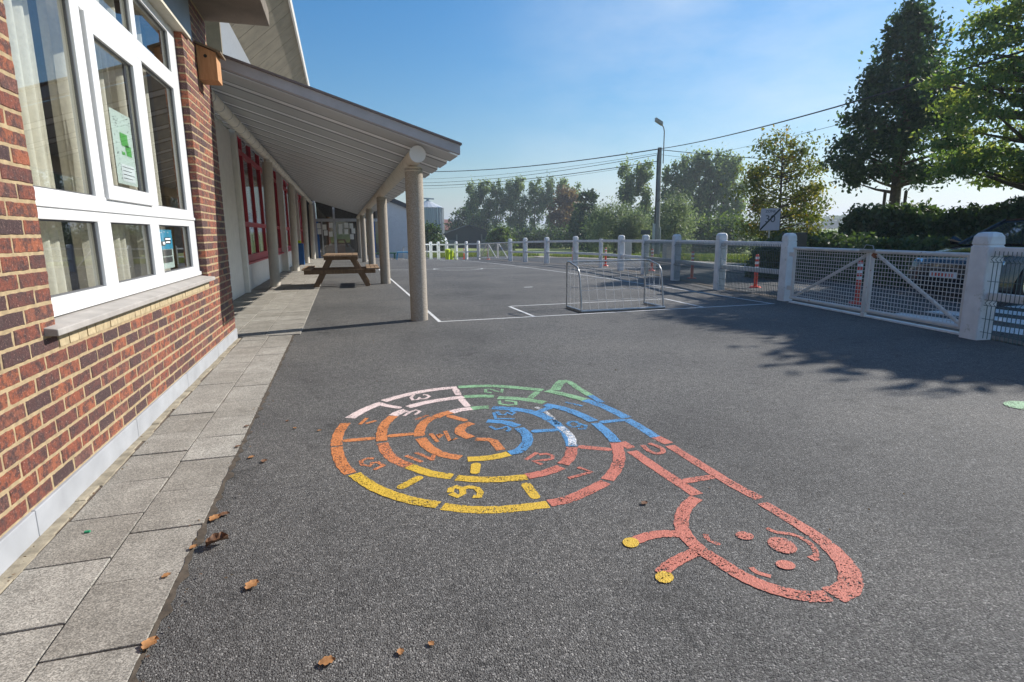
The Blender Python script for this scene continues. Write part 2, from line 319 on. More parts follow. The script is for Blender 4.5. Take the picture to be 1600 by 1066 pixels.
# ------------------------------------------------------------------ mesh helpers
class MB:
    def __init__(s): s.v = []; s.f = []; s.r = []
    def add(s, vs, fs, rnd=None):
        o = len(s.v); s.v += [tuple(p) for p in vs]; s.f += [tuple(i+o for i in f) for f in fs]
        s.r += [rnd if rnd is not None else 0.5]*len(fs)
    def box(s, a, b, rnd=None, jit=0):
        (x0, y0, z0), (x1, y1, z1) = a, b
        vs = [(x, y, z) for z in (z0, z1) for x, y in ((x0, y0), (x1, y0), (x1, y1), (x0, y1))]
        if jit: vs = [tuple(c+random.uniform(-jit, jit) for c in p) for p in vs]
        s.add(vs, [(0, 3, 2, 1), (4, 5, 6, 7), (0, 1, 5, 4), (1, 2, 6, 5), (2, 3, 7, 6), (3, 0, 4, 7)], rnd)
    def obox(s, c, ax, ay, az):
        """box from centre and three half-axis vectors"""
        c = Vector(c); vs = [c+i*ax+j*ay+k*az for k in (-1, 1) for i, j in ((-1, -1), (1, -1), (1, 1), (-1, 1))]
        s.add(vs, [(0, 3, 2, 1), (4, 5, 6, 7), (0, 1, 5, 4), (1, 2, 6, 5), (2, 3, 7, 6), (3, 0, 4, 7)])
    def beam(s, p, q, wd, ht, up=Vector((0, 0, 1))):
        p = Vector(p); q = Vector(q); d = q-p; L = d.length; d.normalize()
        sd = d.cross(up).normalized(); u = sd.cross(d)
        s.obox((p+q)/2, d*L/2, sd*wd/2, u*ht/2)
    def tube(s, pts, rad, n=10, cap=True):
        pts = [Vector(p) for p in pts]; rads = rad if isinstance(rad, (list, tuple)) else [rad]*len(pts)
        rings = []; prev = None
        for i, p in enumerate(pts):
            d = (pts[min(i+1, len(pts)-1)]-pts[max(i-1, 0)]).normalized()
            if prev is None:
                a = d.cross(Vector((0, 0, 1)) if abs(d.z) < .9 else Vector((1, 0, 0))).normalized()
            else: a = (prev-d*prev.dot(d)).normalized()
            prev = a; bb = d.cross(a)
            rings.append([p+rads[i]*(math.cos(2*math.pi*k/n)*a+math.sin(2*math.pi*k/n)*bb) for k in range(n)])
        vs = [q for r_ in rings for q in r_]; fs = []
        for i in range(len(pts)-1):
            for k in range(n):
                k2 = (k+1) % n; fs.append((i*n+k, i*n+k2, (i+1)*n+k2, (i+1)*n+k))
        if cap: fs += [tuple(range(n-1, -1, -1)), tuple(range((len(pts)-1)*n, len(pts)*n))]
        s.add(vs, fs)
    def prism(s, poly, axis, a, b):
        """poly of 2D points extruded from a to b along axis 'x','y','z'"""
        def P(u, v, t): return {'x': (t, u, v), 'y': (u, t, v), 'z': (u, v, t)}[axis]
        n = len(poly); vs = [P(u, v, a) for u, v in poly]+[P(u, v, b) for u, v in poly]
        s.add(vs, [tuple(range(n)), tuple(range(2*n-1, n-1, -1))]+[(i, i+n, (i+1) % n+n, (i+1) % n) for i in range(n)])
    def build(s, name, mat, parent=None, smooth=False, bevel=0, loc=None, fixn=True):
        me = bpy.data.meshes.new(name)
        vs = s.v
        if loc is not None: vs = [(x-loc[0], y-loc[1], z-loc[2]) for x, y, z in vs]
        me.from_pydata(vs, [], s.f); me.materials.append(MATS[mat])
        at = me.attributes.new('rnd', 'FLOAT', 'FACE'); at.data.foreach_set('value', s.r)
        if fixn:
            bm = bmesh.new(); bm.from_mesh(me); bmesh.ops.recalc_face_normals(bm, faces=bm.faces); bm.to_mesh(me); bm.free()
        if smooth:
            me.polygons.foreach_set('use_smooth', [True]*len(me.polygons))
            try: me.set_sharp_from_angle(angle=R(40))
            except Exception: pass
        o = bpy.data.objects.new(name, me); C.objects.link(o)
        if loc is not None: o.location = loc
        if parent: o.parent = parent
        if bevel:
            bv = o.modifiers.new('bevel', 'BEVEL'); bv.width = bevel; bv.segments = 2; bv.limit_method = 'ANGLE'
        return o
def tag(o, label=None, cat=None, group=None, kind=None):
    if label: o['label'] = label
    if cat: o['category'] = cat
    if group: o['group'] = group
    if kind: o['kind'] = kind
    return o
def empty(name, loc=(0, 0, 0), rz=0):
    o = bpy.data.objects.new(name, None); C.objects.link(o); o.location = loc; o.rotation_euler.z = rz; o.empty_display_size = .2
    return o
def children(o): return [c for c in bpy.data.objects if c.parent == o]
def copy_tree(o, parent=None):
    c = o.copy(); C.objects.link(c); c.parent = parent
    for ch in children(o): copy_tree(ch, c)
    return c
def quadmesh(name, V, mat, rnd, parent=None, loc=None):
    """V: (n,4,3) array of quads"""
    n = V.shape[0]; me = bpy.data.meshes.new(name)
    me.vertices.add(n*4); me.vertices.foreach_set('co', V.reshape(-1).astype(np.float32))
    me.loops.add(n*4); me.loops.foreach_set('vertex_index', np.arange(n*4, dtype=np.int32))
    me.polygons.add(n); me.polygons.foreach_set('loop_start', np.arange(0, n*4, 4, dtype=np.int32)); me.polygons.foreach_set('loop_total', np.full(n, 4, dtype=np.int32))
    at = me.attributes.new('rnd', 'FLOAT', 'FACE'); at.data.foreach_set('value', rnd.astype(np.float32))
    me.materials.append(MATS[mat]); me.update(); me.validate()
    o = bpy.data.objects.new(name, me); C.objects.link(o)
    if parent: o.parent = parent
    if loc is not None: o.location = loc
    return o
def leaf_quads(P, size, aspect=.55, droop=.3):
    n = len(P); a = rng.normal(size=(n, 3)); a[:, 2] -= droop; a /= np.linalg.norm(a, axis=1)[:, None]
    b_ = rng.normal(size=(n, 3)); b_ -= (b_*a).sum(1)[:, None]*a; b_ /= np.linalg.norm(b_, axis=1)[:, None]
    s = size*rng.uniform(.6, 1.35, n)[:, None]; nn = np.cross(a, b_)
    q = np.stack([P-a*s*.5, P+b_*s*aspect*.5+nn*s*.1, P+a*s*.5, P-b_*s*aspect*.5+nn*s*.1], 1)
    return q

# ================================================================== SETTING
def grid_sheet(name, xs, ys, zf, mat, **kw):
    mb = MB(); nx = len(xs); vs = [(x, y, zf(x, y)) for y in ys for x in xs]
    fs = [(j*nx+i, j*nx+i+1, (j+1)*nx+i+1, (j+1)*nx+i) for j in range(len(ys)-1) for i in range(nx-1)]
    mb.add(vs, fs); o = mb.build(name, mat, smooth=True, fixn=False); tag(o, kind='structure'); return o
def geo_axis(a, b, near):
    out = [near]; d = 1.5
    while out[-1] < b: out.append(out[-1]+d); d *= 1.12
    lo = [near]; d = 1.5
    while lo[-1] > a: lo.append(lo[-1]-d); d *= 1.12
    return sorted(set(lo[1:]+out))
grid_sheet('ground', geo_axis(-1500, 2500, 3), geo_axis(-300, 2500, 20), lambda x, y: gz(x, y)-.06, 'grass_ground')
# yard of asphalt, bounded by the fence line
FENCE = [(6.0, -4), (6.3, 1.6), (6.95, 4.70), (7.62, 8.45), (7.80, 10.6), (8.35, 13.2), (8.86, 15.7), (9.17, 17.9), (9.40, 20.0), (9.45, 22.6), (9.1, 25.2), (8.85, 27.7), (8.70, 29.9), (8.40, 36.6), (8.3, 45)]
def fx(y):
    for (xa, ya), (xb, yb) in zip(FENCE, FENCE[1:]):
        if ya <= y <= yb: return xa+(xb-xa)*(y-ya)/(yb-ya)
    return FENCE[0][0] if y < FENCE[0][1] else FENCE[-1][0]
def strip(name, ys, xa, xb, nx, zoff, mat):
    mb = MB(); vs = []
    for y in ys:
        a_, b_ = xa(y), xb(y)
        for i in range(nx+1):
            x = a_+(b_-a_)*i/nx; vs.append((x, y, gz(x, y)+zoff))
    n = nx+1
    mb.add(vs, [(j*n+i, j*n+i+1, (j+1)*n+i+1, (j+1)*n+i) for j in range(len(ys)-1) for i in range(nx)])
    return tag(mb.build(name, mat, smooth=True, fixn=False), kind='structure')
strip('schoolyard', [y*.75 for y in range(-6, 52)], lambda y: -2.6 if y > 7.6 else -.66, lambda y: fx(y)+.12, 14, 0, 'asphalt')
ROADW = 6.0
strip('road', [y*1.0 for y in range(-12, 90)], lambda y: fx(y)+.24+(0 if y < 36 else -(y-36)*.35), lambda y: fx(min(y, 34))+.24+ROADW+(0 if y < 26 else -(y-26)*.05), 10, -.02, 'road_asphalt')
strip('gravel_edge', [y*.5 for y in range(-12, 72)], lambda y: fx(y)+.10, lambda y: fx(y)+.26+.05*math.sin(y*3), 2, .012, 'dirt')
strip('gravel_path', [y*1.0 for y in range(15, 46)], lambda y: fx(min(y, 34))+.24+ROADW-.2+.25*math.sin(y*.9), lambda y: fx(min(y, 34))+.24+ROADW+1.5+.6*math.sin(y*.5), 3, -.01, 'gravel')

# pavers along the wall
mb = MB()
outer = [1.0, 1.41, 1.814, 2.21, 2.59, 3.002, 3.403, 3.779, 4.18, 4.60, 5.05, 5.50, 5.92, 6.35, 6.77, 7.19, 7.56]
inner = [1.20, 1.60, 2.001, 2.401, 2.789, 3.189, 3.58, 3.94, 4.347, 4.77, 5.19, 5.61, 6.03, 6.45, 6.87, 7.30, 7.56]
def slab(x0, y0, x1, y1):
    g = .0035; t = random.uniform(0, .004); c = random.random()
    mb.box((x0+g, y0+g, -.05), (x1-g, y1-g, .010+t), c, .0016)
for i in range(-9, 0): outer.insert(0, 1.0+.4*i if False else outer[0]-.4); inner.insert(0, inner[0]-.4)
for a_, b_ in zip(outer, outer[1:]): slab(-.94, a_, -.655, b_)
for a_, b_ in zip(inner, inner[1:]): slab(-1.235, a_, -.94, b_)
y = 7.60
k = 0
while y < 36.5:
    for i, x in enumerate((-2.08, -1.72, -1.36, -1.0)):
        zz = gz(x, y+.2); mb.box((x+.004, y+.004+(i % 2)*.0, zz-.05), (x+(.43 if i == 3 else .36)-.004, y+.436, zz+.012+random.uniform(0, .003)), random.random(), .0015)
    y += .44
o = mb.build('paving', 'paver', bevel=.003); tag(o, kind='structure')
mb = MB(); mb.box((-1.31, -3, -.05), (-.66, 7.57, .004)); mb.box((-2.2, 7.57, -.6), (-.58, 36.6, gz(-1.5, 36)-.2)); mb.build('paving_bed', 'dirt').__setitem__('kind', 'structure')
mb = MB()
for i in range(60):
    y0 = -2.5+i*.167; mb.box((-1.305, y0, -.01), (-1.245+random.uniform(-.012, .012), y0+.17, .008+random.uniform(0, .006)))
tag(mb.build('mortar_kerb', 'kerb_mortar', bevel=.004), kind='structure')
mb = MB(); vs = []; n_ = 240
for i in range(n_+1):
    y_ = -2.5+10.05*i/n_; a_ = -.6555-random.uniform(0, .010)*(random.random() < .5); b_ = -.648+random.random()**2.5*.028
    vs += [(a_, y_, .0125), (b_, y_, .0035)]
mb.add(vs, [(2*i, 2*i+1, 2*i+3, 2*i+2) for i in range(n_)]); tag(mb.build('soil_joint', 'soil', fixn=False), kind='structure')

# ================================================================== BRICK CLASSROOM BUILDING
WX = -1.31
OY0, OY1, OZ0, OZ1 = 3.14, 6.38, .80, 3.12
BY0, BY1 = -2.5, 7.56
BT = 3.60
bld = empty('brick_building', (WX, 2.5, 0)); tag(bld, 'red brick classroom building with large white framed window and concrete roof slab', 'building')
def P(mb, name, mat, parent=bld, **kw):
    """build with world coordinates under an empty that is only translated"""
    L = parent.matrix_world.translation if False else parent.location
    mb.v = [(x-L[0], y-L[1], z-L[2]) for x, y, z in mb.v]
    return mb.build(name, mat, parent, **kw)
def brick_field(mb, y0, y1, z0, z1, x, depth, opening=None):
    k = 0; z = z0
    while z < z1-.02:
        h = min(.062, z1-z)
        off = 0 if k % 2 else .11
        y = y0-off
        while y < y1:
            a_, b_ = y, y+.207
            y += .22
            a_ = max(a_, y0); b_ = min(b_, y1)
            segs = [(a_, b_)]
            if opening:
                oy0, oy1, oz0, oz1 = opening
                if z+h > oz0+.01 and z < oz1-.01:
                    segs = []
                    if a_ < oy0-.05: segs.append((a_, oy0 if oy0-b_ < .06 else b_))
                    if b_ > oy1+.05: segs.append((oy1 if a_-oy1 < .06 else a_, b_))
            for s0, s1 in segs:
                if s1-s0 < .035: continue
                # a brick with worn irregular edges
                c = random.random(); px = x+random.uniform(-.0012, .0022); dz = random.uniform(-.001, .001)
                nl = max(3, int((s1-s0)/.022)); jj = lambda: random.uniform(-.0016, .0016)
                ring = [(s0+(s1-s0)*q/nl, z) for q in range(nl)]+[(s1, z+h*q/3) for q in range(3)]+[(s1-(s1-s0)*q/nl, z+h) for q in range(nl)]+[(s0, z+h-h*q/3) for q in range(3)]
                m_ = len(ring); cy_, cz_ = (s0+s1)/2, z+h/2
                back = [(x-depth, u, v_+dz) for u, v_ in ring]
                mid_ = [(px-.004, u+jj(), v_+dz+jj()) for u, v_ in ring]
                fr_ = [(px+random.uniform(-.001, .0006), u2+(.0035 if u2 < cy_ else -.0035), v2+(.0035 if v2 < cz_ else -.0035)) for (_, u2, v2) in mid_]
                vs = back+mid_+fr_
                fs = [(q, (q+1) % m_, (q+1) % m_+m_, q+m_) for q in range(m_)]+[(q+m_, (q+1) % m_+m_, (q+1) % m_+2*m_, q+2*m_) for q in range(m_)]+[tuple(range(2*m_, 3*m_))]
                mb.add(vs, fs, c)
        z += .075; k += 1
mb = MB(); brick_field(mb, BY0, BY1, .135, BT-.01, WX, .10, (OY0, OY1, .735, OZ1))
# jamb return of the end of the wall, facing away along the building
wall = P(mb, 'wall', 'brick', fixn=False)
mb = MB(); x1 = WX-.0022; x0 = WX-.10
mb.box((x0-.2, BY0, -.1), (x1, OY0-.002, BT)); mb.box((x0-.2, OY1+.002, -.1), (x1, BY1-.006, BT)); mb.box((x0-.2, OY0-.002, -.1), (x1, OY1+.002, OZ0-.05)); mb.box((x0-.2, OY0-.002, OZ1), (x1, OY1+.002, BT))
mb.v = [(x-bld.location.x, y-bld.location.y, z) for x, y, z in mb.v]; mb.build('mortar', 'mortar', wall)
mb = MB(); ys = [BY0, .2, 1.45, 2.68, 3.93, 5.17, 6.4, BY1+.01]
for a_, b_ in zip(ys, ys[1:]): mb.box((WX-.05, a_+.002, -.05), (WX+.014, b_-.002, .128))
P(mb, 'plinth', 'blue_stone', bevel=.004)
mb = MB(); yq = OY0+.002
while yq < OY1-.05:
    ln = min(.105, OY1-yq); mb.box((WX-.05, yq, .738), (WX+.003+random.uniform(-.001, .001), yq+ln-.006, .800), random.random(), .0012); yq += ln
mb.box((WX-.05, OY0, .735), (WX-.0015, OY1, .803)); P(mb, 'sill_bed', 'yellow_mortar', fixn=True)
mb = MB(); mb.add([(WX-.09, 3.02, .812), (WX+.055, 3.02, .806), (WX+.055, 3.02, .838), (WX-.09, 3.02, .862), (WX-.09, 6.43, .812), (WX+.055, 6.43, .806), (WX+.055, 6.43, .838), (WX-.09, 6.43, .862)],
                  [(0, 1, 2, 3), (4, 7, 6, 5), (0, 4, 5, 1), (1, 5, 6, 2), (2, 6, 7, 3), (3, 7, 4, 0)])
P(mb, 'sill', 'sill_stone', bevel=.005)
mb = MB(); mb.box((WX-.06, 2.7, 3.14), (WX+.012, 6.75, 3.60)); P(mb, 'lintel', 'lintel_grey')
mb = MB(); mb.box((WX-.09, 3.0, 3.115), (WX+.03, 6.6, 3.142)); P(mb, 'lintel_angle', 'cream_metal', bevel=.002)
mb = MB(); mb.box((-7, -3, 3.60), (-.64, 7.6, 3.78)); mb.box((-6.9, -2.9, 3.80), (-.72, 7.5, 3.88))
P(mb, 'roof_slab', 'slab_concrete', bevel=.008)
# room behind
mb = MB(); mb.box((-6.5, BY0, .0), (-6.3, BY1, 3.6)); mb.box((-6.5, BY0, 0), (WX-.3, BY0+.1, 3.6)); mb.box((-6.5, BY1-.3, -.3), (WX-.31, BY1-.006, 3.598)); P(mb, 'room_walls', 'room_wall')
mb = MB(); mb.box((-6.3, BY0+.1, -.05), (WX-.3, BY1-.3, .1)); P(mb, 'room_floor', 'room_floor')

# window
FX = -1.377
win = P(MB(), 'window', 'white_pvc') if False else bpy.data.objects.new('window', None)
C.objects.link(win); win.parent = bld; 
def PW(mb, name, mat, **kw):
    L = bld.location; mb.v = [(x-L[0], y-L[1], z-L[2]) for x, y, z in mb.v]; return mb.build(name, mat, win, **kw)
def bar(mb, y0, y1, z0, z1, proud=0, d=.06): mb.box((FX-d, y0, z0), (FX+proud, y1, z1))
mb = MB()
Y = dict(a0=3.14, p1=(3.24, 4.00), p2=(4.20, 4.96), p3=(5.22, 6.14)); 
bar(mb, 3.14, 3.24, .863, 3.115); bar(mb, 6.15, 6.385, .863, 3.115)   # jambs
MB.box(mb, (FX-.06, 3.24, .863), (FX, 6.15, .955))
MB.box(mb, (FX-.06, 3.24, 1.335), (FX, 6.15, 1.485))
MB.box(mb, (FX-.06, 3.24, 2.56), (FX, 6.15, 2.70))
MB.box(mb, (FX-.06, 3.24, 3.04), (FX, 6.15, 3.115))
for (y0, y1) in ((4.00, 4.20), (4.98, 5.20)):
    MB.box(mb, (FX-.06, y0, .955), (FX, y1, 1.335))
for (y0, y1, z0, z1) in ((4.03, 4.16, 1.485, 2.56), (5.10, 5.26, 1.485, 2.56), (4.06, 4.14, 2.70, 3.04), (5.13, 5.23, 2.70, 3.04)):
    MB.box(mb, (FX-.06, y0, z0), (FX, y1, z1))
PW(mb, 'frame', 'white_pvc', bevel=.004)
mb = MB(); mb.box((FX-.05, 3.13, .866), (FX+.014, 6.39, .90)); mb.box((FX-.05, 3.13, 1.395), (FX+.010, 6.39, 1.42)); PW(mb, 'drip_rail', 'white_pvc', bevel=.003)
# opening casement, slightly proud
mb = MB()
cy0, cy1, cz0, cz1 = 4.18, 5.08, 1.475, 2.55
for q in ((cy0, cy0+.1, cz0, cz1), (cy1-.1, cy1, cz0, cz1), (cy0+.1, cy1-.1, cz0, cz0+.09), (cy0+.1, cy1-.1, cz1-.1, cz1)): mb.box((FX-.03, q[0], q[2]), (FX+.018, q[1], q[3]))
PW(mb, 'casement', 'white_pvc', bevel=.004)
mb = MB(); panes = [(3.24, 4.00, .955, 1.335), (4.20, 4.98, .955, 1.335), (5.20, 6.15, .955, 1.335), (3.24, 4.03, 1.485, 2.56), (cy0+.1, cy1-.1, cz0+.09, cz1-.1), (5.26, 6.15, 1.485, 2.56), (3.24, 4.06, 2.70, 3.04), (4.14, 5.13, 2.70, 3.04), (5.23, 6.15, 2.70, 3.04)]
for k, (y0, y1, z0, z1) in enumerate(panes):
    g = MB(); x = FX-.03 if k != 4 else FX-.012
    g.add([(x, y0, z0), (x, y1, z0), (x, y1, z1), (x, y0, z1)], [(0, 1, 2, 3)]); PW(g, 'pane', 'window_glass', fixn=False)
    t = .008
    for q in ((y0, y0+t, z0, z1), (y1-t, y1, z0, z1), (y0+t, y1-t, z0, z0+t), (y0+t, y1-t, z1-t, z1)): mb.box((x-.002, q[0], q[2]), (x+.012, q[1], q[3]))
PW(mb, 'seal', 'seal_grey')
# curtains, as their own things hung inside
def curtain(y0, y1, z0, z1, label, folds):
    mb = MB(); n = folds*12; vs = []
    for i in range(n+1):
        t = i/n; y = y0+(y1-y0)*t
        xx = -1.56+.035*math.sin(t*folds*2*math.pi)+.012*math.sin(t*folds*5.1+1)
        for z, sq in ((z0, 1.0), ((z0+z1)/2, .9), (z1, .75)):
            vs.append((-1.56+(xx+1.56)*sq, y+.02*math.sin(t*folds*6.3+z*2), z))
    mb.add(vs, [(i*3+k, i*3+k+1, i*3+k+4, i*3+k+3) for i in range(n) for k in range(2)])
    o = mb.build('curtain', 'curtain', smooth=True); tag(o, label, 'curtain', 'curtains behind the classroom window')
curtain(3.42, 3.98, .3, 3.2, 'widest beige curtain hanging behind the left end of the white window', 4)
curtain(4.08, 4.42, .3, 3.2, 'narrow beige curtain behind the middle of the big left pane', 2)
curtain(4.58, 5.42, .3, 3.2, 'pleated beige curtain behind the opening casement with the green poster', 6)
curtain(5.72, 6.02, .3, 3.2, 'short thin curtain strip behind the right hand panes', 2)
# poster with green emblem stuck on the casement glass
def flat(mb, y0, y1, z0, z1, x): mb.add([(x, y0, z0), (x, y1, z0), (x, y1, z1), (x, y0, z1)], [(0, 1, 2, 3)])
pe = empty('poster', (-1.40, 4.62, 1.6)); tag(pe, 'pale poster with green leaf emblem taped inside the casement pane', 'poster')
X0 = -1.402
mb = MB(); flat(mb, 4.51, 4.90, 1.60, 2.08, X0); P(mb, 'sheet', 'poster_pale', pe)
mb = MB()
for q in ((4.65, 4.79, 1.89, 1.945), (4.66, 4.80, 1.86, 1.89), (4.73, 4.84, 1.83, 1.87), (4.65, 4.71, 1.80, 1.82), (4.74, 4.84, 1.80, 1.83)): flat(mb, *q, X0+.002)
P(mb, 'emblem', 'poster_green', pe)
mb = MB(); flat(mb, 4.60, 4.86, 1.62, 1.735, X0+.002); P(mb, 'notice_box', 'poster_white', pe)
mb = MB()
for i in range(4): flat(mb, 4.62, 4.84-.05*(i % 2), 1.715-.025*i, 1.719-.025*i, X0+.003)
for i in range(26):
    yy, zz = random.uniform(4.53, 4.88), random.uniform(1.96, 2.06); flat(mb, yy, yy+.007, zz, zz+.007, X0+.002)
for i in range(14):
    yy, zz = random.uniform(4.53, 4.62), random.uniform(1.62, 1.95); flat(mb, yy, yy+.006, zz, zz+.008, X0+.002)
P(mb, 'print', 'ink', pe)
pe = empty('poster', (-1.41, 5.6, 1.1)); tag(pe, 'blue poster with a drawn building above a dark timetable in the lowest right pane', 'poster')
mb = MB(); flat(mb, 5.27, 5.66, .98, 1.30, -1.415); P(mb, 'sheet', 'poster_pale', pe)
mb = MB(); flat(mb, 5.27, 5.66, 1.14, 1.30, -1.412); P(mb, 'sky_picture', 'poster_blue', pe)
mb = MB(); flat(mb, 5.30, 5.43, 1.17, 1.205, -1.409); flat(mb, 5.43, 5.60, 1.185, 1.235, -1.409); flat(mb, 5.29, 5.60, 1.085, 1.135, -1.409); flat(mb, 5.29, 5.60, 1.03, 1.075, -1.409); P(mb, 'dark_picture', 'poster_dark', pe)
mb = MB(); flat(mb, 5.44, 5.59, 1.217, 1.229, -1.4065); flat(mb, 5.45, 5.57, 1.191, 1.203, -1.4065); flat(mb, 5.36, 5.42, 1.18, 1.20, -1.4065)
for i in range(3): flat(mb, 5.32+.1*i, 5.36+.1*i, 1.272+.006*(i % 2), 1.280+.006*(i % 2), -1.409)
P(mb, 'white_details', 'poster_white', pe)

# bird box
bb = empty('nest_box', (-1.30, 7.03, 2.82)); tag(bb, 'small wooden bird nesting box with a round hole high on the brick corner', 'bird box')
bx0, bx1, by0, by1, bz0, bz1 = WX+.004, WX+.185, 6.92, 7.15, 2.83, 3.10
mb = MB(); mb.add([(bx0, by0, bz0), (bx1, by0, bz0), (bx1, by1, bz0), (bx0, by1, bz0), (bx0, by0, bz1+.07), (bx1, by0, bz1), (bx1, by1, bz1), (bx0, by1, bz1+.07)],
                  [(0, 3, 2, 1), (4, 5, 6, 7), (0, 1, 5, 4), (1, 2, 6, 5), (2, 3, 7, 6), (3, 0, 4, 7)])
P(mb, 'body', 'box_wood', bb, bevel=.003)
mb = MB(); mb.add([(bx0, by0-.03, bz1+.075), (bx1+.05, by0-.03, bz1-.01), (bx1+.05, by1+.03, bz1-.01), (bx0, by1+.03, bz1+.075), (bx0, by0-.03, bz1+.095), (bx1+.05, by0-.03, bz1+.01), (bx1+.05, by1+.03, bz1+.01), (bx0, by1+.03, bz1+.095)],
                  [(0, 3, 2, 1), (4, 5, 6, 7), (0, 1, 5, 4), (1, 2, 6, 5), (2, 3, 7, 6), (3, 0, 4, 7)])
P(mb, 'roof', 'box_roof', bb)
mb = MB(); mb.tube([((bx0+bx1)/2-.01, by0-.002, 3.06), ((bx0+bx1)/2-.01, by0+.004, 3.06)], .017, 14); P(mb, 'entrance_hole', 'black_paint', bb)

# ================================================================== SCHOOL HALL (behind the canopy)
HX = -2.1
hall = empty('school_hall', (HX, 20, 0)); tag(hall, 'long hall with red framed windows, white walls and an upswept concrete roof', 'building')
mb = MB()
mb.box((-7, 7.7, -.3), (-6.8, 13.7, 3.3)); mb.box((HX-.2, 7.62, -.3), (HX, 13.62, 3.38)); mb.box((-7, 13.72, -.3), (HX-.13, 13.9, 5.9))
mb.box((HX-.12, 13.7, -.4), (HX+.0, 37, .60))      # dado
P(mb, 'wall', 'white_wall', hall)
mb = MB(); mb.box((HX-.12, 13.7, 3.75), (HX, 37, 5.9)); P(mb, 'upper_wall', 'lintel_grey', hall)  # dark grey stands in for shade under the roof overhang
for y in (13.74, 22.2, 29.6):
    mb = MB(); mb.box((HX-.1, y-.10, -.3), (HX+.22 if y > 14 else HX+.10, y+.12, 3.9)); P(mb, 'pier', 'white_wall', hall, bevel=.01)
mb = MB(); mb.box((-7, 13.60, 3.42), (HX+.012, 13.69, 5.88)); P(mb, 'concrete_panel', 'soffit_concrete', hall)
# red windows
wh = bpy.data.objects.new('red_window', None); C.objects.link(wh); wh.parent = hall
wh2 = bpy.data.objects.new('red_window', None); C.objects.link(wh2); wh2.parent = hall
wh3 = bpy.data.objects.new('red_window', None); C.objects.link(wh3); wh3.parent = hall
def PH(mb, name, mat, par, **kw):
    L = hall.location; mb.v = [(x-L[0], y-L[1], z-L[2]) for x, y, z in mb.v]; return mb.build(name, mat, par, **kw)
for par, ya, yb, ms in ((wh, 13.87, 22.1, (14.8, 16.2, 17.8, 19.9)), (wh2, 22.32, 29.5, (24.1, 25.9, 27.7)), (wh3, 29.72, 36.4, (31.4, 33.1, 34.8))):
    mb = MB(); xx0, xx1 = HX-.05, HX+.03
    mb.box((xx0, ya, .60), (HX+.10, yb, .64)); mb.box((xx0, ya, .64), (xx1, yb, .80)); mb.box((xx0, ya, 1.44), (xx1, yb, 1.55)); mb.box((xx0, ya, 3.02), (xx1, yb, 3.14)); mb.box((xx0, ya, 3.66), (xx1, yb, 3.75))
    for y in (ya+.04,)+ms+(yb-.04,):
        mb.box((xx0+.01, y-.045, .80), (xx1+.012, y+.045, 1.44)); mb.box((xx0+.01, y-.045, 1.55), (xx1+.012, y+.045, 3.02)); mb.box((xx0+.01, y-.045, 3.14), (xx1+.012, y+.045, 3.66))
    PH(mb, 'frame', 'red_frame', par)
    for z0, z1 in ((.8, 1.44), (1.55, 3.02), (3.14, 3.66)):
        g = MB(); g.add([(HX-.01, ya, z0), (HX-.01, yb, z0), (HX-.01, yb, z1), (HX-.01, ya, z1)], [(0, 1, 2, 3)]); PH(g, 'pane', 'dark_glass', par, fixn=False)
mb = MB(); mb.box((-7, 13.95, -.3), (-6.8, 37, 5)); mb.box((-6.8, 13.92, -.3), (HX-.2, 14.0, 4)); mb.box((-6.8, 14.0, 4.0), (HX-.13, 37, 4.1)); P(mb, 'room_walls', 'room_wall', hall)
mb = MB(); mb.box((-6.8, 13.95, -.35), (HX-.13, 37, -.12)); P(mb, 'room_floor', 'room_floor', hall)
# upswept soffit roof
mb = MB(); xi, zi, xo, zo = HX, 5.88, -.9, 6.92
yy = 8.0
while yy < 36:
    g = .012
    mb.add([(xi, yy+g, zi), (xo, yy+g, zo), (xo, yy+.9-g, zo), (xi, yy+.9-g, zi), (xi, yy+g, zi+.2), (xo, yy+g, zo+.2), (xo, yy+.9-g, zo+.2), (xi, yy+.9-g, zi+.2)],
           [(0, 3, 2, 1), (4, 5, 6, 7), (0, 1, 5, 4), (1, 2, 6, 5), (2, 3, 7, 6), (3, 0, 4, 7)]); yy += .9
mb.add([(xi, 8, zi+.03), (xo-.02, 8, zo+.03), (xo-.02, 36, zo+.03), (xi, 36, zi+.03), (xi, 8, zi+.25), (xo-.02, 8, zo+.25), (xo-.02, 36, zo+.25), (xi, 36, zi+.25)],
       [(0, 3, 2, 1), (4, 5, 6, 7), (0, 1, 5, 4), (1, 2, 6, 5), (2, 3, 7, 6), (3, 0, 4, 7)])
mb.box((-7, 8, 5.92), (HX+.01, 36, 6.2))
P(mb, 'roof', 'soffit_concrete', hall)
mb = MB(); mb.box((xo+.002, 7.98, zo-.03), (xo+.05, 36.05, zo+.26)); P(mb, 'roof_edge', 'pale_concrete', hall)

# ================================================================== CANOPY
cz = lambda x: 2.245+.32*(1.54-x)          # underside height at x
can = empty('canopy', (0, 8, 0)); tag(can, 'sloping ribbed metal canopy on round concrete columns beside the hall', 'canopy')
mb = MB(); per = .85; y = 7.72; prof = []
while y < 36.2:
    prof += [(y, 0), (y+.58, 0), (y+.59, .155), (y+.60, .155)]; y += per
prof.append((y, 0))
XL, XR = HX+.02, 1.54
vs = []; t = .004
for x in (XL, XR):
    for (yy, dz) in prof: vs.append((x, yy, cz(x)+dz))
n = len(prof); fs = [(i, i+1, n+i+1, n+i) for i in range(n-1)]
vs2 = [(x, y_, z+.012) for x, y_, z in vs]; fs2 = [tuple(j+2*n for j in reversed(f)) for f in fs]
mb.add(vs+vs2, fs+fs2+[(i, 2*n+i, 2*n+i+1, i+1) for i in range(n-1)]+[(n+i, n+i+1, 3*n+i+1, 3*n+i) for i in range(n-1)])
P(mb, 'roof_sheet', 'canopy_sheet', can, fixn=False)
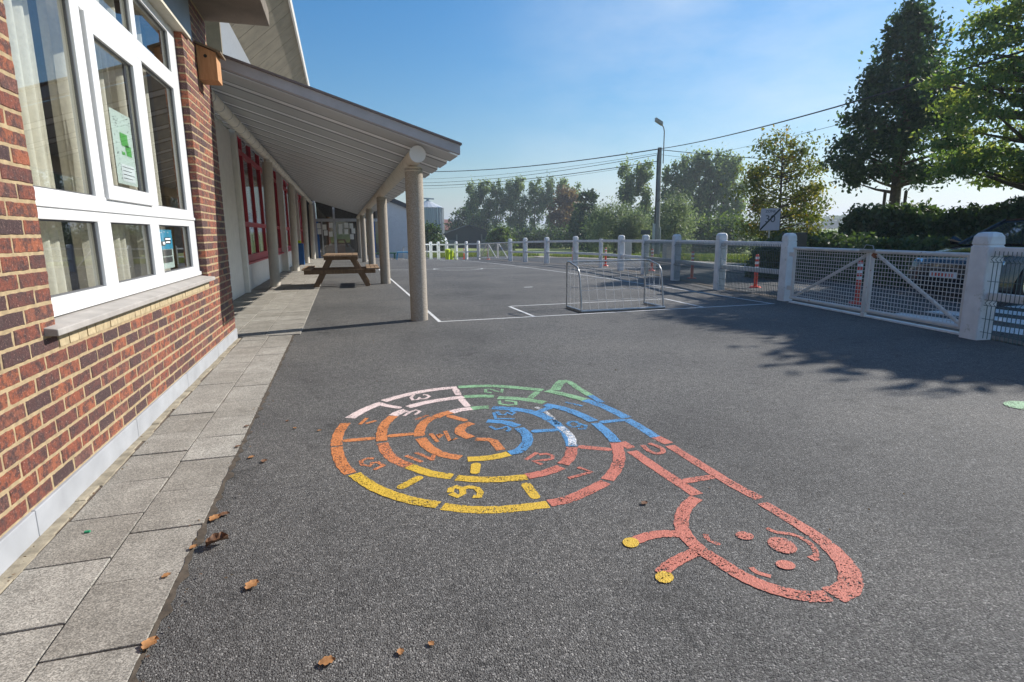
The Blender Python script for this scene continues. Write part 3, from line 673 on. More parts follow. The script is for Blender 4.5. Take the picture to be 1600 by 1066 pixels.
mb = MB(); mb.add([(x, yy, cz(x)+dz) for x in (XL, XR+.01) for yy in (7.60, 7.70) for dz in (.012, .13)], [(0, 1, 3, 2), (4, 6, 7, 5), (0, 2, 6, 4), (1, 5, 7, 3), (0, 4, 5, 1), (2, 3, 7, 6)])
P(mb, 'verge_fascia', 'fascia_purple', can)
mb = MB(); mb.add([(x, yy, cz(x)+dz) for x in (XL, XR+.03) for yy in (7.575, 7.78) for dz in (.133, .158)], [(0, 1, 3, 2), (4, 6, 7, 5), (0, 2, 6, 4), (1, 5, 7, 3), (0, 4, 5, 1), (2, 3, 7, 6)])
P(mb, 'verge_flashing', 'fascia_brown', can)
# right beam
mb = MB(); mb.tube([(1.03, 7.86, 2.275), (1.03, 36.2, 2.22)], .105, 24); P(mb, 'beam', 'beam_concrete', can, smooth=True)
mb = MB(); mb.tube([(1.03, 7.845, 2.275), (1.03, 7.86, 2.275)], .108, 24); P(mb, 'beam_cap', 'white_pvc', can, smooth=True)
# left pipe with sleeves
mb = MB(); mb.tube([(-1.57, 7.8, 3.07), (-1.57, 36.2, 3.07)], .085, 20); P(mb, 'pipe', 'cream_pipe', can, smooth=True)
y = 8.2
while y < 36: mb = MB(); mb.tube([(-1.57, y, 3.07), (-1.57, y+.02, 3.07)], .0875, 20); P(mb, 'pipe_joint', 'galv_tube', can, smooth=True); y += .62
for y in (8.35, 15.1, 21.8, 28.9, 35.4):
    x = 1.03; z0 = gz(x, y)
    mb = MB(); mb.tube([(x, y, z0-.05), (x, y, 2.14)], .125, 28); c_ = P(mb, 'column', 'pebble_concrete', can, smooth=True)
    mb = MB(); mb.tube([(x, y, 2.10), (x, y, 2.16)], [.128, .112], 28); 
    mb.v = [(a-can.location.x, b-can.location.y, c) for a, b, c in mb.v]; k_ = mb.build('column_head', 'beam_concrete', c_, smooth=True)
for y in (8.5, 15.1, 21.9, 28.9, 35.6):
    x = -1.60; z0 = gz(x, y)
    mb = MB(); mb.tube([(x-.03, y, z0-.05), (x+.02, y, 2.93)], .118, 28); P(mb, 'column', 'concrete', can, smooth=True)
    mb = MB(); mb.tube([(x+.02, y, 2.90), (x+.02, y, 3.02)], [.07, .07], 16); P(mb, 'column_bracket', 'cream_pipe', can, smooth=True)

# ================================================================== GLAZED END WALL and WHITE BLOCK
ge = empty('glazed_hall_end', (0, 37, 0)); tag(ge, 'glazed entrance wall covered with paper sheets at the far end under the canopy', 'building')
zt = lambda x: cz(x)-.01
mb = MB(); yE = 37.0
def gp(x0, x1, z0, z1, y0=36.95, y1=37.03): mb.box((x0, y0, z0), (x1, y1, z1))
gp(-1.62, -1.40, -.25, 3.2, 36.8, 37.05)
gp(-1.40, 2.3, -.25, -.08); gp(-1.40, 2.3, 2.0, 2.18); gp(-.42, -.28, -.08, 2.0); gp(-1.12, -1.05, -.08, 2.0); gp(1.0, 1.1, -.08, 2.0); gp(-.42, -.30, 2.18, 2.85)
P(mb, 'frame', 'grey_frame', ge)
for q in (-1.40, 1.92): mb = MB(); mb.box((q, 36.93, -.2), (q+.12, 36.949, 2.0)); P(mb, 'blue_frame', 'blue_paint', ge)
mb = MB(); mb.add([(-1.4, 37, -.1), (2.3, 37, -.1), (2.3, 37, zt(2.3)), (-1.4, 37, zt(-1.4))], [(0, 1, 2, 3)]); P(mb, 'pane', 'dark_glass', ge, fixn=False)
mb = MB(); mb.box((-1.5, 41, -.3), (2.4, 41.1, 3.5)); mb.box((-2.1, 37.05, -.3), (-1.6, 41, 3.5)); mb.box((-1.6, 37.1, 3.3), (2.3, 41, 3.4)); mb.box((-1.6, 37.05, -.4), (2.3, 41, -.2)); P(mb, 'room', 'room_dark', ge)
mb = MB(); mb.box((-.95, 38.4, -.2), (-.45, 38.45, 2.0)); mb.box((-.3, 38.2, .1), (.2, 38.3, .9)); P(mb, 'door_panel', 'room_brown', ge)
for (px, py) in ((498, 353), (507, 355), (517, 352), (499, 362), (509, 364), (517, 366), (532, 354), (541, 352), (549, 353), (532, 362), (541, 362), (552, 361), (550, 370)):
    r_ = ray(px, py); t = 36.93/r_.y; x, z = r_.x*t, CAMZ+r_.z*t
    mb = MB(); mb.box((x-.11, 36.925, z-.16), (x+.11, 36.929, z+.15)); P(mb, 'paper_sheet', 'paper', ge)
wb = empty('white_block', (3.5, 40, 0)); tag(wb, 'plain white rendered block with a dark sloping roof edge beyond the canopy', 'building')
mb = MB(); mb.prism([(2.31, -.5), (4.95, -.5), (4.95, 2.60), (2.31, 3.72)], 'y', 38.6, 48); P(mb, 'wall', 'block_white', wb)
mb = MB(); mb.prism([(2.2, 3.60), (5.1, 2.50), (5.1, 2.75), (2.2, 3.95)], 'y', 38.4, 48.2); mb.v = [(x, y, z+.03) for x, y, z in mb.v]; P(mb, 'roof', 'dark_roof', wb)

# ================================================================== PICNIC TABLE
pt = empty('picnic_table', (-.03, 15.05, gz(0, 15)), R(-1.5)); tag(pt, 'weathered wooden picnic table with attached benches under the canopy', 'picnic table')
for i in range(6):
    mb = MB(); x = -.40+i*.134; mb.box((x, -.80, .735), (x+.125, .80, .775)); mb.build('top_plank', 'table_wood', pt, bevel=.004)
for s in (-1, 1):
    for i in range(2 if s < 0 else 3):
        mb = MB(); x = s*.74+(i-1)*.105-.05; mb.box((x, -.80, .425), (x+.098, .80, .462)); mb.build('seat_plank', 'table_wood', pt, bevel=.004)
for yy in (-.55, .55):
    for s in (-1, 1):
        mb = MB(); mb.beam((s*.62, yy, 0), (s*.24, yy, .735), .05, .12, Vector((1, 0, .3))); 
        mb.build('leg', 'table_wood_leg', pt, bevel=.003)
    mb = MB(); mb.box((-.86, yy-.085, .325), (.80, yy-.04, .425)); mb.build('seat_bearer', 'table_wood_leg', pt, bevel=.003)
    mb = MB(); mb.box((-.39, yy-.085, .655), (.40, yy-.04, .735)); mb.build('top_bearer', 'table_wood_leg', pt, bevel=.003)

# ================================================================== FENCES
def post(mb_, x, y, rz, s=.095, h=1.2, cap=True):
    z0 = gz(x, y); c, sn = math.cos(rz), math.sin(rz)
    def ring(hs, z, ch):
        pts = [(hs-ch, -hs), (hs, -hs+ch), (hs, hs-ch), (hs-ch, hs), (-hs+ch, hs), (-hs, hs-ch), (-hs, -hs+ch), (-hs+ch, -hs)]
        return [(x+u*c-v*sn, y+u*sn+v*c, z0+z) for u, v in pts]
    prof = [(s, -.1, .012), (s, h-.16, .012), (s*.9, h-.145, .012), (s, h-.13, .014), (s, h-.05, .03), (s*.8, h-.012, .03), (s*.45, h, .02)] if cap else [(s*.75, -.1, .01), (s*.75, h-.12, .01)]
    vs = []; [vs.extend(ring(*p)) for p in prof]; fs = []
    for i in range(len(prof)-1):
        for k in range(8): fs.append((i*8+k, i*8+(k+1) % 8, (i+1)*8+(k+1) % 8, (i+1)*8+k))
    fs.append(tuple(range((len(prof)-1)*8, len(prof)*8))); mb_.add(vs, fs)
def rail(mb_, a, b, z, wd=.06, ht=.09):
    pa = Vector((a[0], a[1], gz(*a)+z)); pb = Vector((b[0], b[1], gz(*b)+z)); mb_.beam(pa, pb, wd, ht)
def wire_panel(mb_, a, b, step=.05, side=-.07, top=1.0):
    a = Vector(a); b = Vector(b); d = b-a; L = d.length; d.normalize(); nrm = Vector((d.y, -d.x))*(-1)
    n = int(L/step)
    def pt_(s, z, off): q = a+d*s+nrm*(off-side*0+.06); return (q.x, q.y, gz(q.x, q.y)+z)
    for i in range(1, n):
        s = i*step
        mb_.tube([pt_(s, .03, 0), pt_(s, .40, 0), pt_(s, .43, .035), pt_(s, .46, 0), pt_(s, .88, 0), pt_(s, .91, .035), pt_(s, .94, 0), pt_(s, top, 0)], .005, 4, False)
    for z in (.10, .25, .40, .46, .67, .88, .94):
        mb_.tube([pt_(0.02, z, 0), pt_(L-.02, z, 0)], .0036, 4, False)
def fence(name, posts, label, wires=(), rz=None, s=.095, nocap=()):
    e = empty(name, (posts[0][0], posts[0][1], 0)); tag(e, label, 'fence', 'white post and rail fences round the yard')
    for i, p in enumerate(posts):
        q = posts[min(i+1, len(posts)-1)]; r0 = posts[max(i-1, 0)]
        a = math.atan2(q[1]-r0[1], q[0]-r0[0])
        a += random.uniform(-.05, .05); mb = MB(); post(mb, p[0], p[1], a, s if i not in nocap else .08, h=1.2+random.uniform(-.012, .012), cap=i not in nocap); P(mb, 'post', 'white_paint', e)
    for i in range(len(posts)-1):
        for z in (1.0, .5):
            mb = MB(); a = Vector(posts[i]); b = Vector(posts[i+1]); d = (b-a).normalized()*s
            rail(mb, tuple(a+d), tuple(b-d), z); P(mb, 'rail', 'white_paint', e, bevel=.01)
        if i in wires:
            mb = MB(); wire_panel(mb, posts[i], posts[i+1]); P(mb, 'wire_panel', 'mesh_green', e, fixn=False)
    return e
FP = FENCE
fence('rail_fence', [(6.0, -1.2), (6.35, 1.6), (6.95, 4.70)], 'short white fence with dark wire mesh at the right edge beside the near gate', wires=(0, 1), s=.11)
fence('rail_fence', [FP[3], FP[4], FP[5], FP[6], FP[7], FP[8], FP[9], FP[10], FP[11], FP[12]], 'long white fence with round topped posts between the near gate and the far gate', wires=(0, 1, 2), nocap=(5,))
LP = []
for px, D in ((747, 38), (728, 38.6), (712, 39.3), (697, 40), (684, 40.7), (672, 41.5), (661, 42.2)): LP.append(at(px, D))
fence('rail_fence', LP, 'distant white fence behind the yellow bins at the end of the yard', s=.085)
# near gate
def leaf_gate(a, b, diag, parent, mesh_step=.055, top=.94, bot=.09):
    a = Vector(a); b = Vector(b); d = b-a; L = d.length; d.normalize()
    def pt_(s, z): q = a+d*s; return (q.x-parent.location.x, q.y-parent.location.y, gz(q.x, q.y)+z)
    g = bpy.data.objects.new('gate_leaf', None)
    C.objects.link(g); g.parent = parent
    mb = MB(); r = .028
    mb.tube([pt_(r, bot), pt_(r, top)], r, 12); mb.tube([pt_(L-r, bot), pt_(L-r, top)], r, 12)
    mb.tube([pt_(0, top), pt_(L, top)], r*1.02, 12); mb.tube([pt_(0, bot), pt_(L, bot)], r*1.02, 12)
    mb.build('frame', 'gate_paint', g, smooth=True)
    mb = MB(); mb.tube([pt_(.05, bot+.02), pt_(L-.06, top-.04)] if diag else [pt_(.06, top-.04), pt_(L-.05, bot+.02)], .023, 12)
    off = Vector((-d.y, d.x))*.03; mb.v = [(x+off.x, y+off.y, z) for x, y, z in mb.v]; mb.build('brace', 'gate_paint', g, smooth=True)
    mb = MB(); n = int(L/mesh_step)
    for i in range(1, n): mb.tube([pt_(i*L/n, bot), pt_(i*L/n, top)], .0042, 4, False)
    k = int((top-bot)/mesh_step)
    for i in range(1, k): mb.tube([pt_(.02, bot+i*(top-bot)/k), pt_(L-.02, bot+i*(top-bot)/k)], .0042, 4, False)
    mb.build('wire_mesh', 'gate_paint', g, fixn=False)
    return g
A = Vector((7.50, 8.18)); B = Vector((7.02, 4.90)); Mx = A+(B-A)*.53
ng = empty('double_gate', (A.x, A.y, 0)); tag(ng, 'near double gate of rusting cream tubes and square wire mesh', 'gate')
leaf_gate(A-(A-A), Mx-(B-A).normalized()*.015, True, ng); leaf_gate(Mx+(B-A).normalized()*.015, B, False, ng)
mb = MB(); q = Mx; z0 = gz(q.x, q.y)
mb.tube([(q.x-.03, q.y+.02, z0-.02), (q.x-.03, q.y+.02, z0+.28)], .012, 8); mb.box((q.x-.05, q.y-.03, z0+.0), (q.x-.0, q.y+.03, z0+.06)); P(mb, 'drop_bolt', 'gate_paint', ng)
mb = MB(); mb.box((q.x-.045, q.y-.10, z0+.925), (q.x+.03, q.y+.16, z0+.965)); mb.tube([(q.x-.04, q.y+.1, z0+.97), (q.x-.05, q.y+.05, z0+1.03), (q.x-.04, q.y-.05, z0+1.02), (q.x-.04, q.y-.08, z0+.96)], .006, 6); P(mb, 'latch', 'galv_tube', ng)
mb = MB(); mb.tube([(q.x-.01, q.y-.05, z0+.90), (q.x-.01, q.y-.09, z0+.87)], .034, 10); P(mb, 'rust_patch', 'rust', ng)
mb = MB()
for (hx, hy) in ((A.x+.02, A.y+.05), (B.x-.02, B.y-.05)):
    for z in (.22, .8): mb.box((hx-.03, hy-.05, gz(hx, hy)+z), (hx+.03, hy+.05, gz(hx, hy)+z+.07))
P(mb, 'hinge', 'gate_paint', ng)
mb = MB(); mb.beam((A.x+.02, A.y, gz(A.x, A.y)-.004), (B.x+.02, B.y, -.004), .10, .05); P(mb, 'threshold', 'white_paint', ng)
# far gate
A2 = Vector(FP[12]); B2 = Vector(LP[0])
fg = empty('double_gate', (A2.x, A2.y, 0)); tag(fg, 'far cream tube gate with slanting braces beyond the football pitch', 'gate')
d = (B2-A2); L2 = d.length; dn = d/L2
def fpt(t, z): q = A2+d*t; return (q.x-A2.x, q.y-A2.y, gz(q.x, q.y)+z)
mb = MB(); mb.tube([fpt(.03, 1.0), fpt(.97, 1.0)], .028, 8); mb.tube([fpt(.03, .10), fpt(.97, .10)], .028, 8)
for t in (.03, .33, .36, .64, .97): mb.tube([fpt(t, .08), fpt(t, 1.02)], .03, 8)
mb.build('frame', 'gate_paint', fg, smooth=True)
mb = MB(); mb.tube([fpt(.05, .1), fpt(.33, 1.0)], .03, 8); mb.tube([fpt(.38, .1), fpt(.66, 1.0)], .03, 8); mb.tube([fpt(.68, 1.0), fpt(.95, .1)], .03, 8); mb.build('brace', 'gate_paint', fg, smooth=True)
mb = MB()
for i in range(1, 90): mb.tube([fpt(.03+.94*i/90, .1), fpt(.03+.94*i/90, 1.0)], .003, 3, False)
for i in range(1, 14): mb.tube([fpt(.03, .1+.065*i), fpt(.97, .1+.065*i)], .003, 3, False)
mb.build('wire_mesh', 'gate_paint', fg, fixn=False)

# ================================================================== GOALS, LINES
def make_goal(y0, y1, x0, x1, label):
    """ground bar at y0, posts at y1"""
    g = empty('football_goal', ((x0+x1)/2, (y0+y1)/2, gz((x0+x1)/2, (y0+y1)/2))); tag(g, label, 'football goal', 'small steel goals on the pitch')
    ox, oy = g.location.x, g.location.y; h = .77; s = 1 if y1 > y0 else -1
    w = [x0-ox, x1-ox]; a, b = y0-oy, y1-oy; r = .014
    for x in w:
        mb = MB(); pts = [(x, b, .02), (x, b, h-.03), (x, b-s*.03, h), (x, b-s*.12, h)]
        pts += [(x, b-s*(.12+.22*i/4), h-.012*i) for i in range(1, 4)]+[(x, a+s*.20, h-.07), (x, a+s*.13, h-.14), (x, a+s*.09, h-.28), (x, a+s*.015, .03)]
        mb.tube(pts, r, 10); mb.build('side_frame', 'galv_tube', g, smooth=True)
        mb = MB(); mb.tube([(x, a, .025), (x, b, .025)], .021, 10); mb.build('foot_tube', 'galv_tube', g, smooth=True)
    mb = MB(); mb.tube([(w[0], b, h), (w[1], b, h)], r, 10); mb.build('crossbar', 'galv_tube', g, smooth=True)
    mb = MB(); mb.tube([(w[0]-.02, a, .025), (w[1]+.02, a, .025)], .021, 10); mb.build('ground_bar', 'galv_tube', g, smooth=True)
    mb = MB(); n = 10
    prof = [(b, h), (b-s*.2, h-.03), (a+s*.18, h-.1), (a+s*.08, h*.45), (a, .04)]
    for i in range(n+1):
        x = w[0]+(w[1]-w[0])*i/n; mb.tube([(x, p[0], p[1]-.012*math.sin(i)) for p in prof], .0024, 4, False)
    for (py_, pz) in ((b-s*.2, h-.03), (a+s*.18, h-.1), (a+s*.13, h*.68), (a+s*.08, h*.45), (a+s*.04, h*.24)):
        mb.tube([(w[0]+(w[1]-w[0])*i/n, py_, pz-.008*math.sin(i*2)) for i in range(n+1)], .0024, 4, False)
    for x in w:
        for z in (.2, .38, .56): mb.tube([(x, b, z), (x, a+s*.1*z/.5, z)], .0024, 4, False)
        for t in (.25, .5, .75): mb.tube([(x, b+(a-b)*t, h-.05-.03*t), (x, b+(a-b)*t, .03)], .0024, 4, False)
    mb.build('net', 'net_cord', g, fixn=False)
make_goal(8.20, 8.84, 3.55, 5.00, 'near small galvanised football goal with a sagging net on the goal line')
make_goal(36.2, 35.5, 3.60, 5.05, 'far small football goal half hidden behind the nearest column')
pm = empty('pitch_marking', (4.15, 8.05, 0)); tag(pm, 'white painted lines of the small football pitch on the asphalt', 'ground marking')
def line(mb_, p, q, wd=.05, z=.004):
    p = Vector(p); q = Vector(q); L = (q-p).length; n = max(1, int(L/1.0)); d = (q-p)/L; sd = Vector((-d.y, d.x))*wd/2
    vs = []
    for i in range(n+1):
        c = p+(q-p)*i/n
        for s in (-1, 1): vs.append((c.x+sd.x*s, c.y+sd.y*s, gz(c.x, c.y)+z))
    mb_.add(vs, [(2*i, 2*i+1, 2*i+3, 2*i+2) for i in range(n)])
def PL(mb, name): return P(mb, name, 'paint_white', pm)
mb = MB(); line(mb, (1.28, 8.025), (1.27, 34.5)); PL(mb, 'touch_line')
mb = MB(); line(mb, (7.08, 8.075), (6.9, 34.5)); PL(mb, 'touch_line')
mb = MB(); line(mb, (1.305, 8.05), (7.05, 8.12)); PL(mb, 'goal_line')
mb = MB(); line(mb, (1.3, 34.53), (6.9, 34.53)); PL(mb, 'goal_line')
mb = MB(); line(mb, (1.3, 21.3), (3.22, 21.3)); line(mb, (5.08, 21.3), (6.95, 21.3)); PL(mb, 'halfway_line')
mb = MB(); line(mb, (2.72, 8.08), (2.70, 9.36)); line(mb, (2.725, 9.385), (5.80, 9.42)); line(mb, (5.70, 8.12), (5.77, 9.395)); PL(mb, 'penalty_box')
mb = MB(); line(mb, (2.72, 33.2), (2.70, 34.5)); line(mb, (2.725, 33.2), (5.7, 33.2)); line(mb, (5.70, 33.23), (5.7, 34.5)); PL(mb, 'penalty_box')
mb = MB(); line(mb, (4.03, 12.72), (4.24, 12.72), .08); PL(mb, 'penalty_spot')
mb = MB(); n = 40; vs = []
for i in range(n):
    a = 2*math.pi*i/n
    for r_ in (.88, .94): x, y = 4.15+r_*math.cos(a), 21.3+r_*math.sin(a); vs.append((x, y, gz(x, y)+.004))
mb.add(vs, [(2*i, 2*i+1, (2*i+3) % (2*n), (2*i+2) % (2*n)) for i in range(n)]); PL(mb, 'centre_circle')

# ================================================================== PAINTED SNAIL GAME
sn = empty('painted_snail', (.7, 3.3, 0)); tag(sn, 'worn painted snail hopscotch in red, yellow, orange, blue, green and white on the asphalt', 'ground painting')
def Z1(pts): return [(500+x/3.2, 570+y/3.2) for x, y in pts]
def Z2(pts): return [(850+x/2.806, 580+y/2.806) for x, y in pts]
def smooth_pts(ps, k=6):
    ps = [Vector((p.x, p.y)) for p in ps]
    if len(ps) < 3: return ps
    out = []
    for i in range(len(ps)-1):
        p0 = ps[max(i-1, 0)]; p1 = ps[i]; p2 = ps[i+1]; p3 = ps[min(i+2, len(ps)-1)]
        for j in range(k):
            t = j/k; out.append(.5*((2*p1)+(-p0+p2)*t+(2*p0-5*p1+4*p2-p3)*t*t+(-p0+3*p1-3*p2+p3)*t*t*t))
    out.append(ps[-1]); return out
lay = [0]
def stroke(name, pts, mat, wd=.066, round_=False, sm=True, par=None, taper=None):
    ps = [G(*p) for p in pts]; ps = smooth_pts(ps) if sm else [Vector((p.x, p.y)) for p in ps]
    lay[0] = (lay[0]+1) % 5; z = .0014+.0004*lay[0]
    L, Rg = [], []
    for i, p in enumerate(ps):
        d = (ps[min(i+1, len(ps)-1)]-ps[max(i-1, 0)]).normalized(); nrm = Vector((-d.y, d.x))
        ww = wd*(1+.05*math.sin(i*1.7+len(ps)))
        if taper: ww *= taper[0]+(taper[1]-taper[0])*i/(len(ps)-1)
        L.append(p+nrm*ww/2); Rg.append(p-nrm*ww/2)
    poly = L[:]
    if round_:
        d = (ps[-1]-ps[-2]).normalized(); n_ = Vector((-d.y, d.x))
        poly += [ps[-1]+wd/2*(n_*math.cos(a)+d*math.sin(a)) for a in [math.pi*i/7 for i in range(1, 7)]]
    poly += Rg[::-1]
    if round_:
        d = (ps[0]-ps[1]).normalized(); n_ = Vector((-d.y, d.x))
        poly += [ps[0]+wd/2*(n_*math.cos(a)+d*math.sin(a)) for a in [math.pi*i/7 for i in range(1, 7)]]
    mb = MB()
    if round_: mb.add([(p.x, p.y, z) for p in poly], [tuple(range(len(poly)))])
    else:
        n = len(L); mb.add([(p.x, p.y, z) for q in zip(L, Rg) for p in q], [(2*i, 2*i+1, 2*i+3, 2*i+2) for i in range(n-1)])
    mb.v = [(x-.7, y-3.3, zz) for x, y, zz in mb.v]
    o = mb.build(name, mat, par or sn, fixn=False)
    return o
bands = [
 ('paint_pink', [(150, 268), (200, 238), (255, 212), (313, 191)]), ('paint_pink', [(318, 183), (400, 160), (500, 137), (600, 122), (685, 115)]),
 ('paint_green', [(692, 113), (800, 108), (900, 109), (1000, 117), (1115, 129)]), ('paint_green', [(1133, 131), (1230, 152), (1325, 177)]),
 ('paint_blue', [(1325, 177), (1420, 210), (1535, 266)]),
 ('paint_orange', [(128, 293), (98, 335), (84, 380), (84, 406)]), ('paint_orange', [(84, 412), (92, 455), (115, 505), (152, 545)]),
 ('paint_yellow', [(172, 548), (215, 580), (270, 615)]), ('paint_yellow', [(270, 615), (360, 652), (470, 683), (592, 703)]), ('paint_yellow', [(613, 709), (740, 724), (870, 726), (1000, 716), (1140, 699)]),
 ('paint_red', [(1145, 694), (1240, 674), (1340, 632), (1428, 588)]), ('paint_red', [(1436, 577), (1478, 525), (1496, 470), (1490, 425), (1478, 392)]),
 ('paint_blue', [(1478, 388), (1440, 345), (1378, 293)]), ('paint_blue', [(1368, 284), (1290, 247), (1210, 219), (1125, 201)]),
 ('paint_green', [(1122, 190), (1010, 172), (890, 165)]), ('paint_green', [(870, 159), (790, 158), (718, 161)]), ('paint_pink', [(718, 162), (640, 172), (540, 188), (440, 213)]),
 ('paint_pink', [(432, 229), (400, 238), (365, 256)]), ('paint_orange', [(368, 258), (325, 298), (308, 345), (309, 383)]), ('paint_orange_worn', [(312, 392), (335, 440), (380, 480), (450, 508)]),
 ('paint_yellow', [(445, 508), (540, 541), (600, 553), (662, 560)]), ('paint_yellow', [(682, 567), (790, 575), (900, 574), (1035, 563)]),
 ('paint_red', [(1035, 560), (1130, 540), (1205, 513)]), ('paint_red', [(1215, 500), (1250, 462), (1260, 415)]), ('paint_blue', [(1260, 408), (1232, 345), (1180, 295), (1150, 277)]), ('paint_blue', [(1150, 275), (1080, 243), (980, 224), (862, 216)]),
 ('paint_green', [(843, 214), (800, 215), (758, 220)]), ('paint_pink', [(758, 220), (700, 228), (655, 240)]), ('paint_orange', [(655, 238), (610, 250), (578, 264)]), ('paint_orange', [(565, 263), (520, 292), (499, 330), (497, 358)]),
 ('paint_orange', [(503, 368), (545, 415), (615, 450), (703, 466)]), ('paint_yellow', [(738, 474), (850, 466), (945, 446)]), ('paint_blue', [(945, 443), (975, 438), (1000, 430)]), ('paint_blue', [(1000, 430), (1035, 390), (1032, 350), (995, 318)]), ('paint_blue', [(990, 308), (920, 288), (835, 282)]),
 ('paint_orange', [(760, 292), (712, 310), (702, 340), (755, 366)])]
for mname, pts in bands:
    wd = .068 if min(p[1] for p in pts) > 250 else .075
    stroke('shell_band', Z1(pts), mname, wd)
stroke('shell_band', Z1([(778, 374), (840, 375), (868, 382), (905, 428)]), 'paint_orange', .055, sm=False)
for mname, pts in (('paint_pink', [(322, 204), (392, 216)]), ('paint_pink', [(678, 126), (692, 150)]), ('paint_pink', [(708, 175), (736, 206)]), ('paint_green', [(1085, 139), (1052, 166)]), ('paint_blue', [(1150, 215), (1092, 238)]),
                   ('paint_blue', [(1075, 334), (1172, 328)]), ('paint_blue', [(1415, 288), (1512, 278)]), ('paint_red', [(1310, 412), (1438, 424)]), ('paint_orange', [(135, 380), (256, 370)]), ('paint_orange', [(356, 357), (452, 348)]),
                   ('paint_yellow', [(410, 612), (492, 568)]), ('paint_yellow', [(780, 502), (775, 538)]), ('paint_yellow', [(1032, 602), (1075, 660)]), ('paint_orange', [(650, 258), (720, 278)])):
    stroke('tick_mark', Z1(pts), mname, .052, True, False)
# numbers
dg = [('paint_pink', [[(470, 150), (455, 165), (465, 178), (490, 175), (500, 163), (502, 172), (525, 172), (548, 160), (530, 151), (515, 152)]]),
      ('paint_green', [[(858, 142), (828, 138), (828, 124), (855, 124), (880, 133), (908, 140), (912, 122)]]),
      ('paint_orange', [[(235, 268), (200, 300)], [(230, 295), (280, 280)]]),
      ('paint_orange_worn', [[(270, 470), (235, 470), (205, 482), (210, 502), (250, 508), (260, 492), (288, 488), (318, 505), (270, 526)]]),
      ('paint_yellow', [[(655, 645), (690, 660), (715, 645), (712, 622), (680, 612), (655, 622), (652, 640)], [(712, 622), (745, 612), (785, 620), (803, 640), (795, 662), (765, 660)]]),
      ('paint_red', [[(1290, 515), (1360, 538), (1242, 570)]]),
      ('paint_red', [[(1085, 440), (1028, 476)], [(1095, 450), (1130, 446), (1165, 455), (1160, 472), (1120, 478), (1065, 482), (1110, 500)]]),
      ('paint_orange', [[(555, 345), (588, 388)], [(545, 352), (562, 352)], [(590, 350), (612, 352), (600, 368), (590, 350)], [(625, 332), (650, 382), (685, 368)]]),
      ('paint_blue', [[(845, 282), (875, 278)], [(870, 240), (878, 270), (975, 272)], [(885, 235), (900, 252), (925, 252), (935, 240), (960, 252), (975, 240), (950, 232)], [(850, 310), (880, 325), (905, 320), (935, 310), (950, 325), (935, 335)]]),
      ('paint_green', [[(895, 180), (900, 196), (940, 203), (980, 200), (978, 186), (950, 182), (925, 180)]]),
      ('paint_blue_worn', [[(1250, 285), (1238, 298), (1260, 312), (1290, 310), (1300, 298), (1280, 285), (1250, 285)], [(1300, 298), (1330, 305), (1325, 322), (1290, 322)]]),
      ('paint_blue_worn', [[(1225, 188), (1312, 208)]]),
      ('paint_pink', [[(420, 258), (450, 238), (480, 228), (500, 235), (475, 252)], ]), ('paint_orange_worn', [[(480, 275), (540, 252)]]),
      ('paint_orange_worn', [[(430, 455), (510, 488)], [(480, 440), (560, 475)], [(570, 452), (560, 480)]])]
for mname, sts in dg:
    for st in sts: stroke('painted_number', Z1(st), mname, .026 if mname != 'paint_yellow' else .036, False, False)
stroke('painted_number', Z2([(432, 325), (455, 348), (490, 362), (520, 358), (518, 342), (490, 328), (460, 318)]), 'paint_red', .03, False, True)
stroke('paint_splash', Z1([(1080, 212), (1140, 245), (1190, 300)]), 'paint_splash', .03); stroke('paint_splash', Z1([(1200, 310), (1255, 360), (1262, 405)]), 'paint_splash', .05)
# tail, neck, head
stroke('tail', Z1([(1175, 128), (1195, 98), (1215, 80)]), 'paint_green', .08); stroke('tail', Z1([(1215, 80), (1250, 90), (1290, 118), (1350, 155)]), 'paint_green', .06)
stroke('neck_line', Z1([(1350, 155), (1410, 190)]), 'paint_blue', .05)
stroke('neck_line', Z2([(362, 212), (425, 248), (490, 290)]), 'paint_blue', .068); stroke('neck_line', Z2([(490, 290), (548, 318)]), 'paint_red', .068)
stroke('neck_line', Z2([(552, 328), (700, 420), (830, 500), (945, 560)]), 'paint_red', .062)
stroke('head_outline', Z2([(958, 580), (1100, 665), (1200, 730), (1285, 805), (1338, 880), (1335, 950), (1265, 985)]), 'paint_red', .072, taper=(.8, 1.22))
stroke('head_outline', Z2([(1248, 988), (1150, 990), (1030, 965), (930, 930), (850, 890), (780, 845), (700, 795), (640, 745), (605, 690), (605, 640), (625, 595), (668, 558)]), 'paint_red', .062)
stroke('neck_line', Z2([(338, 312), (384, 338)]), 'paint_red', .06); stroke('neck_line', Z2([(386, 352), (500, 430), (672, 543)]), 'paint_red', .066)
stroke('tick_mark', Z2([(628, 482), (728, 466)]), 'paint_red', .052, True, False)
stroke('antenna', Z2([(598, 716), (520, 715), (455, 725), (400, 745)]), 'paint_red', .055); stroke('antenna', Z2([(665, 795), (600, 825), (545, 858), (515, 890)]), 'paint_red', .055)
def blob(name, c, a, b, mat):
    pts = [(c[0]+a[0]*math.cos(t)+b[0]*math.sin(t), c[1]+a[1]*math.cos(t)+b[1]*math.sin(t)) for t in [2*math.pi*i/28 for i in range(28)]]
    ps = [G(*p) for p in Z2(pts)]; mb = MB(); mb.add([(p.x-.7, p.y-3.3, .0042) for p in ps], [tuple(range(28))]); mb.build(name, mat, sn)
blob('antenna_tip', (381, 755), (36, 6), (-6, 21), 'paint_yellow'); blob('antenna_tip', (528, 907), (40, 8), (-8, 25), 'paint_yellow')
blob('nose', (1045, 767), (62, 26), (-20, 26), 'paint_red'); blob('eye', (880, 725), (40, 8), (-5, 16), 'paint_red'); blob('eye', (1059, 853), (43, 10), (-8, 18), 'paint_red')
